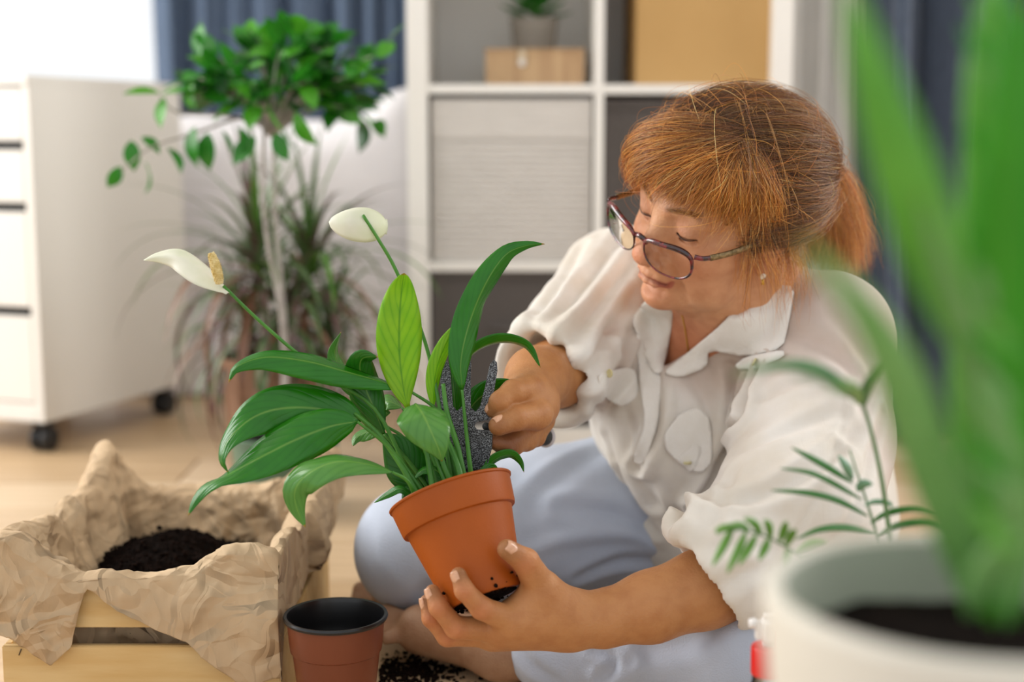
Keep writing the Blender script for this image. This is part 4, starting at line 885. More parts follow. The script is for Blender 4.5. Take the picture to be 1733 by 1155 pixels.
def blade(name, pts, wpx, tw, m, parent, n=34, nv=9, wpos=.42, fold=.25, cup=0., wave=.0, root=True, under=None, base=.03, label=None, tipp=.9):
    p = np.array(pts, float); p3 = PP(pts) if p.shape[1] == 3 else p; c = cr(p3, n); u = np.linspace(0, 1, n)
    ln = np.linalg.norm(np.diff(c, axis=0), axis=1); s_ = np.r_[0, np.cumsum(ln)]; c = np.stack([np.interp(np.linspace(0, s_[-1], n), s_, c[:, i]) for i in range(3)], -1)
    T = norm(np.gradient(c, axis=0)); vd = norm(c-CAM); sd_ = norm(np.cross(vd, T)); nn = norm(np.cross(T, sd_))
    a = np.radians(np.interp(u, np.linspace(0, 1, len(tw)), tw)) if isinstance(tw, (list, tuple)) else np.full(n, math.radians(tw))
    S_ = sd_*np.cos(a)[:, None]+nn*np.sin(a)[:, None]; Nn = norm(np.cross(T, S_))
    for _ in range(2):
        for i in range(1, n): 
            if S_[i]@S_[i-1] < 0: S_[i] = -S_[i]; Nn[i] = -Nn[i]
    e = math.log(.5)/math.log(wpos); prof = np.sin(np.pi*np.clip(u, 0, 1)**e)**tipp; prof = np.maximum(prof, 0); prof[0] = base; prof[-1] = .0; prof = np.maximum(prof, np.interp(u, [0, .1, 1], [base, 0, 0]))
    dd = (c-CAM)@FW; hw_ = prof*wpx/2*dd/FPX; v = np.linspace(-1, 1, nv); V_ = []
    for i in range(n):
        for x in v: V_.append(c[i]+S_[i]*x*hw_[i]*(1-.12*fold)+Nn[i]*(abs(x)*fold*hw_[i]-cup*hw_[i]*(1-x*x)+wave*hw_.max()*math.sin(u[i]*13+x*2+len(pts))*x*x*prof[i]))
    me = mesh(name, np.array(V_), grid_faces(n, nv)); uvl = me.uv_layers.new(name='UVMap'); li = np.zeros(len(me.loops), dtype=np.int32); me.loops.foreach_get('vertex_index', li)
    uvl.data.foreach_set('uv', np.stack([u[li//nv], (v[li % nv]+1)/2], -1).ravel()); o = ob(name, me, m, parent, label); s = o.modifiers.new('t', 'SOLIDIFY'); s.thickness = .0004; return o
M_stem = mat('lily_stem', '4f8f2f', .4, '3a7a22', 60, (1, 1, .2), trans=.1)
def stem(pts, r0, r1, m=M_stem, parent=PLY, name='stem', n=24, k=10):
    p3 = PP(pts) if isinstance(pts[0], tuple) else pts
    v_, f_ = tube(cr(p3, n), np.linspace(r0, r1, n), k); return ob(name, mesh(name, v_, f_), m, parent)
def lleaf(pet, bl, w, tw, m, **k):
    if pet: stem(pet+[bl[0]] if isinstance(bl, list) else pet, .0028, .0014)
    return blade('leaf', bl, w, tw, m, PLY, **k)
lleaf([(748, 850, 1.45), (722, 770, 1.452)], [(690, 690, 1.45), (683, 660, 1.448), (676, 600, 1.445), (676, 540, 1.44), (680, 490, 1.435), (684, 462, 1.425)], 80, [20, 0, 0, 10], LB, wpos=.52, fold=.22, base=.12, wave=.05, tipp=.7, label='upright bright yellow-green leaf with browned tip')
lleaf([(800, 830, 1.45), (790, 740, 1.448)], [(782, 660, 1.445), (780, 610, 1.442), (795, 545, 1.445), (822, 480, 1.45), (855, 432, 1.455), (890, 416, 1.46), (922, 413, 1.465)], 56, [15, 20, 40, 10, 20], LG, wpos=.40, fold=.45, base=.1, label='tall leaf arching to the right')
lleaf([(795, 830, 1.47), (775, 700, 1.48)], [(778, 640, 1.485), (800, 598, 1.49), (845, 578, 1.495), (890, 586, 1.50), (915, 622, 1.50)], 34, [60, 60, 55, 30], LG, fold=.4)
lleaf([(790, 820, 1.475)], [(780, 720, 1.48), (805, 680, 1.485), (840, 658, 1.49), (892, 649, 1.50)], 44, [30, 40, 60], LG, fold=.35)
lleaf([(762, 835, 1.43), (735, 770, 1.435), (712, 715, 1.43)], [(703, 684, 1.418), (716, 702, 1.400), (730, 732, 1.392), (742, 760, 1.393), (748, 781, 1.40)], 92, [-35, -25, -5, 0], LS, wpos=.30, fold=.30, base=.5, tipp=.8, wave=.04, label='pale green leaf bending forward over the rim')
lleaf([(775, 825, 1.46), (752, 720, 1.46), (735, 690, 1.46)], [(690, 660, 1.455), (640, 645, 1.445), (580, 628, 1.43), (520, 612, 1.42), (450, 605, 1.415), (400, 622, 1.41), (387, 648, 1.41)], 60, [50, 42, 38, 35, 30], LG, wpos=.5, fold=.5, label='long glossy leaf reaching left')
lleaf([(722, 850, 1.44), (660, 760, 1.44)], [(612, 712, 1.44), (570, 698, 1.435), (510, 690, 1.425), (455, 696, 1.418), (415, 716, 1.41), (385, 748, 1.405), (375, 780, 1.40), (388, 802, 1.40)], 86, [10, 10, 5, 40, 60], LG, wpos=.36, fold=.18, wave=.05)
lleaf([(728, 852, 1.435), (665, 765, 1.43)], [(605, 714, 1.42), (560, 722, 1.41), (500, 745, 1.40), (440, 775, 1.395), (390, 802, 1.39), (352, 822, 1.385), (332, 845, 1.385), (318, 874, 1.385)], 84, [0, 10, 30, 70, 20], LG, wpos=.34, fold=.25, wave=.06)
lleaf([(708, 852, 1.42), (690, 815, 1.41)], [(665, 800, 1.40), (620, 786, 1.39), (570, 782, 1.38), (525, 800, 1.375), (500, 828, 1.38), (502, 860, 1.385), (517, 893, 1.39)], 68, [50, 55, 45, 15, 5], LS, wpos=.48, fold=.3)
lleaf([(735, 840, 1.47), (690, 780, 1.47)], [(650, 735, 1.465), (632, 690, 1.46), (612, 640, 1.455), (612, 608, 1.44), (640, 604, 1.43)], 60, [0, 5, 10, 40], LD, wpos=.5, fold=.3, base=.1)
lleaf([(700, 790, 1.48), (610, 700, 1.49)], [(592, 670, 1.49), (578, 630, 1.49), (566, 598, 1.49), (577, 562, 1.485)], 30, [40, 30, 60], LS, fold=.4)
lleaf(None, [(725, 840, 1.475), (705, 810, 1.475), (680, 770, 1.472), (648, 733, 1.47)], 82, [10, 10, 0], LD, wpos=.45, fold=.25, base=.3)
lleaf([(780, 830, 1.46), (745, 740, 1.46)], [(733, 690, 1.46), (735, 645, 1.458), (745, 605, 1.455), (765, 565, 1.455), (793, 538, 1.455)], 32, [35, 30, 20, 0], LB, fold=.4)
lleaf(None, [(815, 815, 1.46), (833, 782, 1.465), (862, 770, 1.47), (880, 782, 1.475), (887, 800, 1.475)], 24, [50, 50, 20], LG, fold=.3)
lleaf(None, [(812, 818, 1.455), (830, 795, 1.46), (843, 805, 1.465)], 26, [20, 20], LG, fold=.3)
lleaf(None, [(700, 845, 1.45), (678, 828, 1.45), (655, 838, 1.455), (633, 852, 1.46)], 16, [30, 30], LG, fold=.3)
lleaf(None, [(705, 840, 1.47), (690, 828, 1.47), (680, 848, 1.47)], 14, [30, 10], LD, fold=.3)
lleaf([(740, 840, 1.48), (690, 750, 1.485)], [(655, 722, 1.49), (630, 728, 1.49), (605, 740, 1.49), (597, 756, 1.485)], 34, [60, 50, 20], LS, fold=.35)
lleaf([(785, 830, 1.475)], [(776, 740, 1.475), (770, 690, 1.475), (766, 640, 1.475), (762, 612, 1.475)], 34, [20, 20], LG, wpos=.5, fold=.3)
lleaf([(760, 838, 1.465), (715, 740, 1.48)], [(680, 690, 1.49), (655, 680, 1.495), (640, 700, 1.50), (632, 722, 1.50)], 40, [50, 30], LS, fold=.3)
lleaf(None, [(740, 845, 1.47), (745, 815, 1.47), (750, 780, 1.475), (735, 745, 1.48)], 60, [10, 20], LD, fold=.3)
lleaf(None, [(770, 838, 1.46), (742, 800, 1.462), (718, 795, 1.462), (700, 812, 1.462)], 30, [60, 40], LG, fold=.3)
for a in ([(715, 855, 1.43), (680, 790, 1.43), (640, 735, 1.435), (600, 700, 1.44)], [(735, 850, 1.425), (728, 800, 1.43), (718, 745, 1.43)], [(775, 840, 1.43), (752, 790, 1.43), (742, 750, 1.435)], [(790, 838, 1.44), (775, 760, 1.44), (757, 700, 1.445), (750, 650, 1.45)], [(785, 838, 1.425), (775, 790, 1.43), (757, 745, 1.44), (745, 730, 1.45)]):
    stem(a, .0036, .002)
# flowers
M_spa = mat('spathe_white', 'f0efe2', .5, 'e6ead2', 30, trans=.35); M_spx = mat('spadix_cream', 'e8d49a', .7, 'c9ad62', 150, bump=.6, bscale=420)
def spadix(pts, r, parent):
    c = cr(PP(pts), 26); n = 20; t = norm(np.gradient(c, axis=0)); V_, F_ = tube(c, r*np.sin(np.linspace(.35, 2.95, 26))**.35, 20); o = ob('spadix', mesh('spadix', V_, F_), M_spx, parent)
    vs = []; R4 = np.random.RandomState(1)
    for k in range(150):
        u = (k+.5)/150; i = min(24, int(u*25)); f = u*25-i; p = c[i]*(1-f)+c[i+1]*f; a = k*2.399; x = norm(np.cross(t[i], [0, 0, 1])); y = np.cross(t[i], x); rr = r*math.sin(mix(.35, 2.95, u))**.35
        vs.append(crumb(p+(x*math.cos(a)+y*math.sin(a))*rr, .0009, R4))
    v_, f_ = mjoin(vs); ob('spadix_nubs', mesh('nubs', v_, f_), M_spx, o, kind='stuff')
s1 = stem([(768, 838, 1.455), (742, 680, 1.46), (718, 575, 1.465), (672, 462, 1.455), (640, 405, 1.445), (614, 364, 1.44)], .0022, .0016)
blade('flower_spathe', [(655, 384, 1.456), (622, 381, 1.447), (590, 379, 1.446), (557, 376, 1.452)], 60, 8, M_spa, PLY, wpos=.42, fold=.10, cup=.3, base=.45, tipp=.55)
stem([(712, 850, 1.45), (640, 700, 1.46), (565, 645, 1.45), (495, 592, 1.44), (430, 535, 1.43), (378, 484, 1.42)], .0022, .0016)
blade('flower_spathe', [(386, 496, 1.418), (365, 478, 1.422), (335, 455, 1.43), (300, 436, 1.44), (268, 435, 1.45), (243, 441, 1.455)], 50, [50, 40, 20, 10], M_spa, PLY, wpos=.40, fold=.45, base=.2, wave=.05)
spadix([(372, 480, 1.415), (366, 455, 1.41), (357, 428, 1.408)], .0050, PLY)
# ---------------------------------------------------------------- hand fork: prongs above, pointed blade below, handle in the right hand
M_spk = bpy.data.materials.new('speckled_hammered_metal'); M_spk.use_nodes = True; _n = M_spk.node_tree; _b = _n.nodes['Principled BSDF']; _b.inputs['Roughness'].default_value = .5; _b.inputs['Metallic'].default_value = .3
_v = _n.nodes.new('ShaderNodeTexNoise'); _v.inputs['Scale'].default_value = 1100; _v.inputs['Detail'].default_value = 2; _t = _n.nodes.new('ShaderNodeTexCoord'); _n.links.new(_t.outputs['Object'], _v.inputs[0])
_r = _n.nodes.new('ShaderNodeValToRGB'); _r.color_ramp.elements[0].position = .50; _r.color_ramp.elements[0].color = (*lin('191a1c'), 1); _r.color_ramp.elements[1].position = .58; _r.color_ramp.elements[1].color = (*lin('86898d'), 1); _n.links.new(_v.outputs[0], _r.inputs[0]); _n.links.new(_r.outputs[0], _b.inputs['Base Color'])
FK = empty('hand_fork', P(812, 720, 1.462), 'speckled grey three-pronged garden hand fork with pointed blade and dark handle', 'garden fork')
out = [(752, 616), (746, 640), (745, 690), (752, 722), (746, 760), (758, 800), (775, 832), (800, 842), (812, 812), (826, 785), (833, 758), (834, 729), (808, 727), (803, 722), (806, 715), (826, 711), (832, 698), (836, 665), (842, 628), (841, 614), (836, 610), (829, 618), (821, 655), (812, 690), (805, 697), (797, 690), (797, 650), (798, 614), (791, 603), (786, 614), (785, 650), (782, 688), (774, 696), (767, 688), (764, 650), (762, 622), (757, 612)]
def plate(name, poly, d, th, m, parent, bend=0.):
    po = np.array(poly, float); nb = len(po); r = delaunay_2d_cdt([Vector(p) for p in po], [(i, (i+1) % nb) for i in range(nb)], [list(range(nb))], 1, 1e-4)
    pts = np.array([(p.x, p.y) for p in r[0]]); V_ = np.array([P(x, y, d+bend*((y-715)/100)**2) for x, y in pts]); o = ob(name, mesh(name, V_, [tuple(f) for f in r[2]], False), m, parent)
    s = o.modifiers.new('t', 'SOLIDIFY'); s.thickness = th; s.offset = -1; b_ = o.modifiers.new('b', 'BEVEL'); b_.width = .0006; b_.segments = 2; b_.limit_method = 'ANGLE'; return o
plate('fork_head', out, 1.462, .0035, M_spk, FK, .006)
h0, h1 = P(822, 722, 1.468), P(922, 740, 1.60); M_hdl = mat('dark_rubber_grip', '2b2d2e', .6, '232526', 50, bump=.2)
c_ = np.array([mix(h0, h1, t) for t in np.linspace(0, 1, 16)]); v_, f_ = tube(c_, [.004, .004, .0045, .006, .0085, .0095, .0098, .0095, .0092, .0095, .010, .0103, .0105, .0105, .0105, .010], 20); ob('handle', mesh('handle', v_, f_), M_hdl, FK)
ax_ = norm(h1-h0); v_, f_ = tube(np.array([h1-ax_*.001, h1+ax_*.003, h1+ax_*.006]), [.0113, .0120, .0105], 24); ob('end_cap', mesh('cap', v_, f_), mat('pale_grey_plastic', 'c9c4c6', .4), FK)
# ---------------------------------------------------------------- empty nursery pot at the bottom
NPc = FL(561, 1160, 0); NPc = P(568, 1040, 1.480); NPc[2] = 0; kz = P(568, 1040, 1.480)[2]
NP = empty('nursery_pot', NPc, 'empty brown plastic nursery pot with black inside, standing between crate and mat', 'pot')
k = kz/.115; M_npo = mat('brown_red_plastic', '74371b', .4, '6b3218', 10, bump=.05); M_npi = mat('black_plastic_gloss', '141416', .3)
lobj('pot_body', [(0, .0), (.030, .0), (.0355, .002), (.0455, .080*k), (.0475, .0815*k), (.0488, .090*k), (.0505, .1105*k)], M_npo, NP, 80, arr(NPc))
lobj('pot_liner', [(.0505, .1108*k), (.0535, .1112*k), (.0545, .1135*k), (.0535, .1155*k), (.0505, .1150*k), (.0490, .111*k), (.0475, .092*k), (.0458, .084*k), (.0440, .080*k), (.034, .006), (0, .004)], M_npi, NP, 80, arr(NPc))
# ---------------------------------------------------------------- wooden crate lined with kraft paper
M_pine = mat('pine_slats', 'dcbd86', .6, 'cfa96c', 6, (1, 8, 8), bump=.15, detail=6); M_nail = mat('dark_staple', '4d3c2a', .5)
cx0, cx1 = P(3, 1100, 1.5)[0], P(474, 1100, 1.5)[0]; cy0 = P(200, 1100, 1.5)[1]; cy1 = cy0+.40; cxm = (cx0+cx1)/2
CRT = empty('wooden_crate', (cxm, (cy0+cy1)/2, 0), 'pale pine slatted crate lined with crumpled kraft paper, front left', 'crate')
t_ = .008
def slat(lo, hi): 
    o = ob('slat', b2(lo, hi, .0012), M_pine, CRT); return o
for z0, z1 in ((.004, .088), (.108, .156)):
    slat((cx0, cy0, z0), (cx1, cy0+t_, z1)); slat((cx0, cy1-t_, z0), (cx1, cy1, z1))
    slat((cx0, cy0+t_+.0005, z0), (cx0+t_, cy1-t_-.0005, z1)); slat((cx1-t_, cy0+t_+.0005, z0), (cx1, cy1-t_-.0005, z1))
for xa in (cx0+t_+.0005, cx1-t_-.0145):
    for ya in (cy0+t_+.0005, cy1-t_-.0145): ob('corner_post', b2((xa, ya, .003), (xa+.014, ya+.014, .140), .001), M_pine, CRT)
for k in range(4): ob('bottom_slat', b2((cx0+t_+.024, cy0+.02+k*.094, .0035), (cx1-t_-.024, cy0+.10+k*.094, .009), .001), M_pine, CRT)
for xx, zz in ((cx0+.018, .078), (cx0+.012, .128), (cx0+.012, .02), (cx1-.015, .07), (cx1-.015, .13), (cx0+.02, .012)):
    v_, f_ = tube(np.array([[xx, cy0-.0008, zz], [xx+.003, cy0-.0012, zz+.007]]), .0006, 6); ob('staple', mesh('staple', v_, f_), M_nail, CRT)
M_kraft = kraftmat = mat('kraft_paper', 'cdb28f', .85, 'c3a784', 9, bump=.15, bscale=60, trans=.08)
_n = M_kraft.node_tree; _b = _n.nodes['Principled BSDF']; _t = _n.nodes.new('ShaderNodeTexCoord'); _w = _n.nodes.new('ShaderNodeTexNoise'); _w.inputs['Scale'].default_value = 9
_m = _n.nodes.new('ShaderNodeMix'); _m.data_type = 'VECTOR'; _m.inputs[0].default_value = .12; _n.links.new(_t.outputs['Object'], _w.inputs[0]); _n.links.new(_t.outputs['Object'], _m.inputs[4]); _n.links.new(_w.outputs[1], _m.inputs[5])
_p = None
for sc_, ds_ in ((13, .034), (32, .010)):
    _v = _n.nodes.new('ShaderNodeTexVoronoi'); _v.inputs['Scale'].default_value = sc_; _v.distance = 'MANHATTAN' if sc_ == 32 else 'EUCLIDEAN'; _n.links.new(_m.outputs[1], _v.inputs[0])
    _q = _n.nodes.new('ShaderNodeBump'); _q.inputs['Strength'].default_value = .75; _q.inputs['Distance'].default_value = ds_; _n.links.new(_v.outputs['Distance'], _q.inputs['Height'])
    if _p is not None: _n.links.new(_p.outputs[0], _q.inputs['Normal'])
    _p = _q
_n.links.new(_p.outputs[0], _b.inputs['Normal'])
# paper: loops around the crate, from inside bottom up over the rim and down outside
ns_, nt_ = 520, 150
s = np.linspace(0, 4, ns_, endpoint=False)        # 0 front-left -> 1 front-right -> 2 back-right -> 3 back-left -> 4
ix0, ix1, iy0, iy1 = cx0+.010, cx1-.010, cy0+.010, cy1-.010
def rectpt(s_, off):
    X = np.zeros_like(s_); Y = np.zeros_like(s_); w = (ix1-ix0); d = (iy1-iy0); f = s_ % 1; k = (s_ % 4).astype(int)
    X = np.select([k == 0, k == 1, k == 2, k == 3], [ix0+w*f, ix1+0*f, ix1-w*f, ix0+0*f]); Y = np.select([k == 0, k == 1, k == 2, k == 3], [iy0+0*f, iy0+d*f, iy1+0*f, iy1-d*f])
    cx_, cy_ = (ix0+ix1)/2, (iy0+iy1)/2; X = cx_+(X-cx_)*(1+off/(w/2)); Y = cy_+(Y-cy_)*(1+off/(d/2)); return X, Y
def zof(py, d): return (H-d*sp)+(577.5-py)/FPX*d*cp
kr = [(-.05, .208), (.10, .205), (.22, .172), (.30, .165), (.50, .166), (.70, .170), (.80, .192), (.93, .196), (1.02, .180), (1.15, .176), (1.35, .162), (1.6, .166), (1.82, .178), (1.95, .208), (2.05, .206), (2.2, .158), (2.5, .152), (2.8, .155), (2.93, .190), (3.0, .212), (3.08, .205), (3.2, .178), (3.5, .176), (3.75, .190), (3.95, .208), (4.1, .205)]
rim = np.interp(s, *zip(*kr)); 
fl_ = [(-.05, .075), (.06, .10), (.12, .108), (.22, .102), (.29, .075), (.325, .028), (.345, .012), (.45, .035), (.60, .064), (.66, .072), (.74, .105), (.82, .145), (.93, .142), (1.0, .13), (1.08, .060), (1.2, .07), (1.4, .06), (1.7, .05), (1.9, .07), (2.05, .05), (2.5, .045), (3.0, .05), (3.5, .06), (3.8, .07), (4.05, .10)]
flap = np.interp(s, *zip(*fl_))
V = []; rs_ = np.random.RandomState(4)
for i in range(nt_):
    t = i/(nt_-1)
    if t < .5:                                   # inside wall, bottom to rim
        k = t/.5; z = mix(.030, 1, k)*0+mix(.03, rim, k); off = mix(-.030, -.004, k**2.)+.010*np.sin(s*11+k*3)*(1-k)-.006*np.sin(math.pi*k)*(.5+.5*np.sin(s*7.3))
    elif t < .58:                                # over the rim
        k = (t-.5)/.08; z = rim+.007*np.sin(math.pi*k); off = mix(-.004, .024, k)+0*s
    else:                                        # outer flap
        k = (t-.58)/.42; z = rim-k*flap; off = .024+.012*np.sin(math.pi*k*.8)*(.6+.4*np.sin(s*9+1))-.002*k+0*s
    X, Y = rectpt(s, off); X = np.where((s > .85) & (s < 1.5), np.minimum(X, cx1+.010), X); V.append(np.stack([X, Y, z], -1))
V = np.array(V).reshape(-1, 3); q = grid_faces(nt_, ns_, True); Nn = vnorm(V, q)
cr_ = folds(V, 9, .022, 12, 40, 21)+folds(V, 9, .010, 40, 110, 22)+folds(V, 7, .0025, 110, 260, 23); cr_ -= cr_.mean()
out_ = (np.repeat(np.arange(nt_), ns_)/(nt_-1) > .56); amp = np.where(out_, .8, 1.0)*1.0
V2 = V+Nn*(cr_*amp)[:, None]; V2[:, 2] += (folds(V, 8, .006, 20, 60, 31)-.006)
V2[out_ & (np.tile(s, nt_) < 1), 1] = np.minimum(V2[out_ & (np.tile(s, nt_) < 1), 1], cy0-.002)
m_ = V2[:, 1] < cy0+.2; V2[m_, 0] = np.minimum(V2[m_, 0], cx1+.003)
o = ob('kraft_paper', mesh('kraft_paper', V2, q), M_kraft, CRT); sm = o.modifiers.new('t', 'SOLIDIFY'); sm.thickness = .0006
# soil in the crate
g = 110; xx, yy = np.meshgrid(np.linspace(ix0+.03, ix1-.03, g), np.linspace(iy0+.032, iy1-.03, g), indexing='ij'); fx = (xx-ix0)/(ix1-ix0); fy = (yy-iy0)/(iy1-iy0)
zz = .085+.045*np.exp(-((fx-.36)/.26)**2-((fy-.62)/.33)**2)-.05*sst(.6, 1, fx); pz = np.stack([xx, yy, 0*xx], -1).reshape(-1, 3); zz = zz.ravel()+folds(pz, 10, .012, 60, 260, 41)-.01+rs_.normal(0, .0016, g*g)
pz[:, 2] = zz; SL = tag(ob('crate_soil', mesh('crate_soil', pz, grid_faces(g, g)), M_soil), 'dark potting soil heaped inside the kraft paper lined crate', 'soil', kind='stuff')
vs = []
for k in range(900):
    j = rs_.randint(0, g*g); vs.append(crumb(pz[j]+rs_.normal(0, .001, 3)+[0, 0, .001], rs_.uniform(.0008, .004), rs_))
v_, f_ = mjoin(vs); ob('soil_crumbs', mesh('crumbs', v_, f_), M_dirt, SL, kind='stuff')
# ---------------------------------------------------------------- paper mat with spilled soil
M_mat = mat('beige_paper', 'd8bf9c', .8, 'cfb491', 7, bump=.2, bscale=30)
mc = [(560, 1085), (640, 1076), (700, 1083), (790, 1112), (880, 1150), (930, 1190), (900, 1300), (500, 1300), (498, 1180), (520, 1110)]
mp = [FL(x, y, .002) for x, y in mc]; nb = len(mp); r = delaunay_2d_cdt([Vector(p[:2]) for p in mp], [(i, (i+1) % nb) for i in range(nb)], [list(range(nb))], 1, 1e-4)
o = ob('paper_mat', mesh('paper_mat', np.array([(p.x, p.y, .0022) for p in r[0]]), [tuple(f) for f in r[2]], False), M_mat, None, 'beige paper sheet on the floor with soil spilled on it', 'paper'); sm = o.modifiers.new('t', 'SOLIDIFY'); sm.thickness = .0012
vs = []
for k in range(1000):
    if rs_.rand() < .72: x, y = 685+rs_.normal(0, 50), 1142+rs_.normal(0, 14)
    elif rs_.rand() < .5: x, y = rs_.uniform(455, 860), rs_.uniform(1085, 1165)
    else: x, y = 470+rs_.normal(0, 20), 1130+rs_.normal(0, 25)
    if y < 1084+max(0, (x-660))*.32 or y > 1210 or x < 492 or abs(x-566) < 78: continue
    p = FL(x, y, 0); rr = rs_.uniform(.0006, .0032); vs.append(crumb(p+[0, 0, .003+rr*.5], rr, rs_))
v_, f_ = mjoin(vs); tag(ob('spilled_soil', mesh('spill', v_, f_), M_dirt), 'dark crumbs of soil spilled over the beige paper mat', 'soil', kind='stuff')
# ---------------------------------------------------------------- dracaena in a brown pot (behind)
M_brp = mat('brown_clay', '8d6a52', .7, '7d5c46', 8, (1, 1, .3), bump=.1)
dc = P(467, 700, 2.64); dc[2] = 0
DR = empty('dracaena', dc, 'spiky dracaena with narrow drooping reddish leaves in a tall brown pot', 'potted plant')
lobj('pot', [(0, 0), (.080, 0), (.085, .004), (.100, .215), (.102, .22), (.096, .222), (.092, .2), (.091, .196), (0, .196)], M_brp, DR, 64, arr(dc))
lobj('soil', [(.0915, .2005), (.05, .204), (0, .206)], M_soil, DR, 48, arr(dc))
DM = [mat('dracaena_leaf_%d' % k, *z, trans=.2) for k, z in enumerate([('46613a', .28, '64784e', 20), ('38532d', .3, '6e4c50', 14), ('73533f', .35, '8a6450', 14), ('5f8a38', .3, '46702a', 14)])]
def strapmesh(name, L_, Wd, droop, m, n=14):
    u = np.linspace(0, 1, n); a = .25-droop*u**1.3; ds = L_/(n-1); X = np.r_[0, np.cumsum(np.cos(a[:-1])*ds)]; Z = np.r_[0, np.cumsum(np.sin(a[:-1])*ds)]; w = Wd/2*np.clip(np.minimum(u*6+.45, 1)*(1-u**2.5), .02, 1); V_ = []
    for i in range(n):
        for v_, z in ((-1, .25), (0, 0), (1, .25)): V_.append((X[i]-math.sin(a[i])*z*w[i], v_*w[i], Z[i]+math.cos(a[i])*z*w[i]))
    me = mesh(name, np.array(V_), grid_faces(n, 3)); me.materials.append(m); return me
SM = [[strapmesh('strap_leaf', 1., .052, dr, m) for dr in (.5, 1.2, 1.9, 2.5)] for m in DM]
Rd = np.random.RandomState(12); tops = [(436, 440, 2.60, 1), (524, 452, 2.62, 1), (482, 520, 2.56, .85), (560, 560, 2.64, .75), (420, 560, 2.68, .75)]
for tx, ty, td, sc in tops:
    top = P(tx, ty, td); b0 = dc+[(tx-467)*.0006, Rd.uniform(-.03, .03), .2]; v_, f_ = tube(cr([b0, mix(b0, top, .5)+[Rd.uniform(-.02, .02), 0, 0], top], 16), np.linspace(.009, .006, 16), 8); ob('stem', mesh('stem', v_, f_), mat('dracaena_bark', '7d6a58', .8, '5f4f40', 60, bump=.5) if tx == 436 else bpy.data.materials['dracaena_bark'], DR)
    nl_ = 52
    for k in range(nl_):
        h_ = k/nl_; az = k*2.4+Rd.uniform(-.3, .3); el = mix(-.75, 1.25, h_**.8)+Rd.uniform(-.15, .15); di = 3 if h_ < .3 else 2 if h_ < .6 else (1 if h_ < .85 else 0)
        mi = Rd.choice([0, 1, 2], p=[.3, .3, .4]) if h_ < .4 else Rd.choice([0, 1, 3], p=[.4, .3, .3]); ln = mix(.34, .24, h_)*sc*Rd.uniform(.8, 1.15)
        x = np.array([math.cos(az)*math.cos(el), math.sin(az)*math.cos(el), math.sin(el)]); z = np.array([-math.cos(az)*math.sin(el), -math.sin(az)*math.sin(el), math.cos(el)])
        place('leaf', SM[mi][di], top+[0, 0, -.05*(1-h_)+.01*h_], x, z, DR, ln)
# ---------------------------------------------------------------- small leafy tree in a green pot
M_grp = mat('sage_green_glaze', '54705b', .35, '4d6854', 8)
fc = P(482, 770, 2.36); fc[2] = 0
FT = empty('leafy_tree', fc, 'small leafy tree with thin trunk and broad round crown in a sage green pot', 'potted plant')
lobj('pot', [(0, 0), (.070, 0), (.074, .004), (.090, .125), (.094, .128), (.094, .136), (.088, .137), (.085, .118), (0, .118)], M_grp, FT, 64, arr(fc))
lobj('soil', [(.0855, .1185), (.04, .123), (0, .124)], M_soil, FT, 48, arr(fc))
M_bark = mat('grey_brown_bark', 'aaa39c', .8, '8f877f', 50, bump=.5)
ct = P(458, 200, 2.36)
for o_ in ((.003, .002), (-.003, -.002)):
    b0 = fc+[o_[0], o_[1], .12]; t0 = P(455+o_[0]*2500, 205, 2.36+o_[1]*4); v_, f_ = tube(cr([b0, mix(b0, t0, .35)+[.008-o_[0], 0, 0], mix(b0, t0, .7)+[-.006+o_[0], 0, 0], t0], 20), np.linspace(.0048, .0030, 20), 8); ob('trunk', mesh('trunk', v_, f_), M_bark, FT)
FM = [leafmat('tree_leaf_%d' % k, *c, rough=.3, trans=t, vein=.2, rib=r) for k, (c, t, r) in enumerate([(('2f8a1e', '1d6618'), .25, '5a9a3a'), (('1c5a1c', '124514'), .2, '3a7a2a'), (('58ac2c', '3a8c1c'), .35, '7ab84a')])]
LM2 = [leafmesh('oval_leaf', (.056), .030, cu, .2, 8, 4, m_) for m_ in FM for cu in (.4, .9)]
Rf = np.random.RandomState(8); tips = []
for k in range(17):
    a = k*2.4; r = .165*math.sqrt((k+.6)/17); tips.append(P(478, 150, 2.36)+[r*math.cos(a)*1.02, r*math.sin(a)*.75, .055-.9*r*r/.165*.5+Rf.uniform(-.035, .03)])
tips += [P(630, 95, 2.34), P(352, 85, 2.36), P(560, 70, 2.36), P(430, 60, 2.38), P(330, 150, 2.33), P(590, 130, 2.3)]
tw = [[P(455, 215, 2.36), P(380, 195, 2.33), P(300, 190, 2.31), P(268, 160, 2.30)], [P(400, 200, 2.34), P(330, 225, 2.30), P(255, 250, 2.28), P(205, 290, 2.27)]]
nleaf = 0
def addleaf(p, d, s=1., mi=None):
    global nleaf
    d = norm(d); z = norm(np.array([Rf.normal(0, .5), Rf.normal(0, .5)-.15, 1])); i = (Rf.choice(3, p=[.45, .3, .25]) if mi is None else mi)*2+Rf.randint(2); place('leaf', LM2[i], p, d, z, FT, s*Rf.uniform(.75, 1.2)); nleaf += 1
for tp_ in tips:
    c_ = cr([ct+[0, 0, -.03], mix(ct, tp_, .5)+[0, 0, .012], tp_], 10); v_, f_ = tube(c_, np.linspace(.0035, .0012, 10), 6); ob('branch', mesh('branch', v_, f_), M_bark, FT)
    for k in range(12):
        i = Rf.randint(4, 10); out = norm(tp_-ct)+Rf.normal(0, .75, 3); addleaf(c_[i]+Rf.normal(0, .012, 3), out)
for t_ in tw:
    c_ = cr(t_, 18); v_, f_ = tube(c_, np.linspace(.0028, .001, 18), 6); ob('branch', mesh('branch', v_, f_), M_bark, FT)
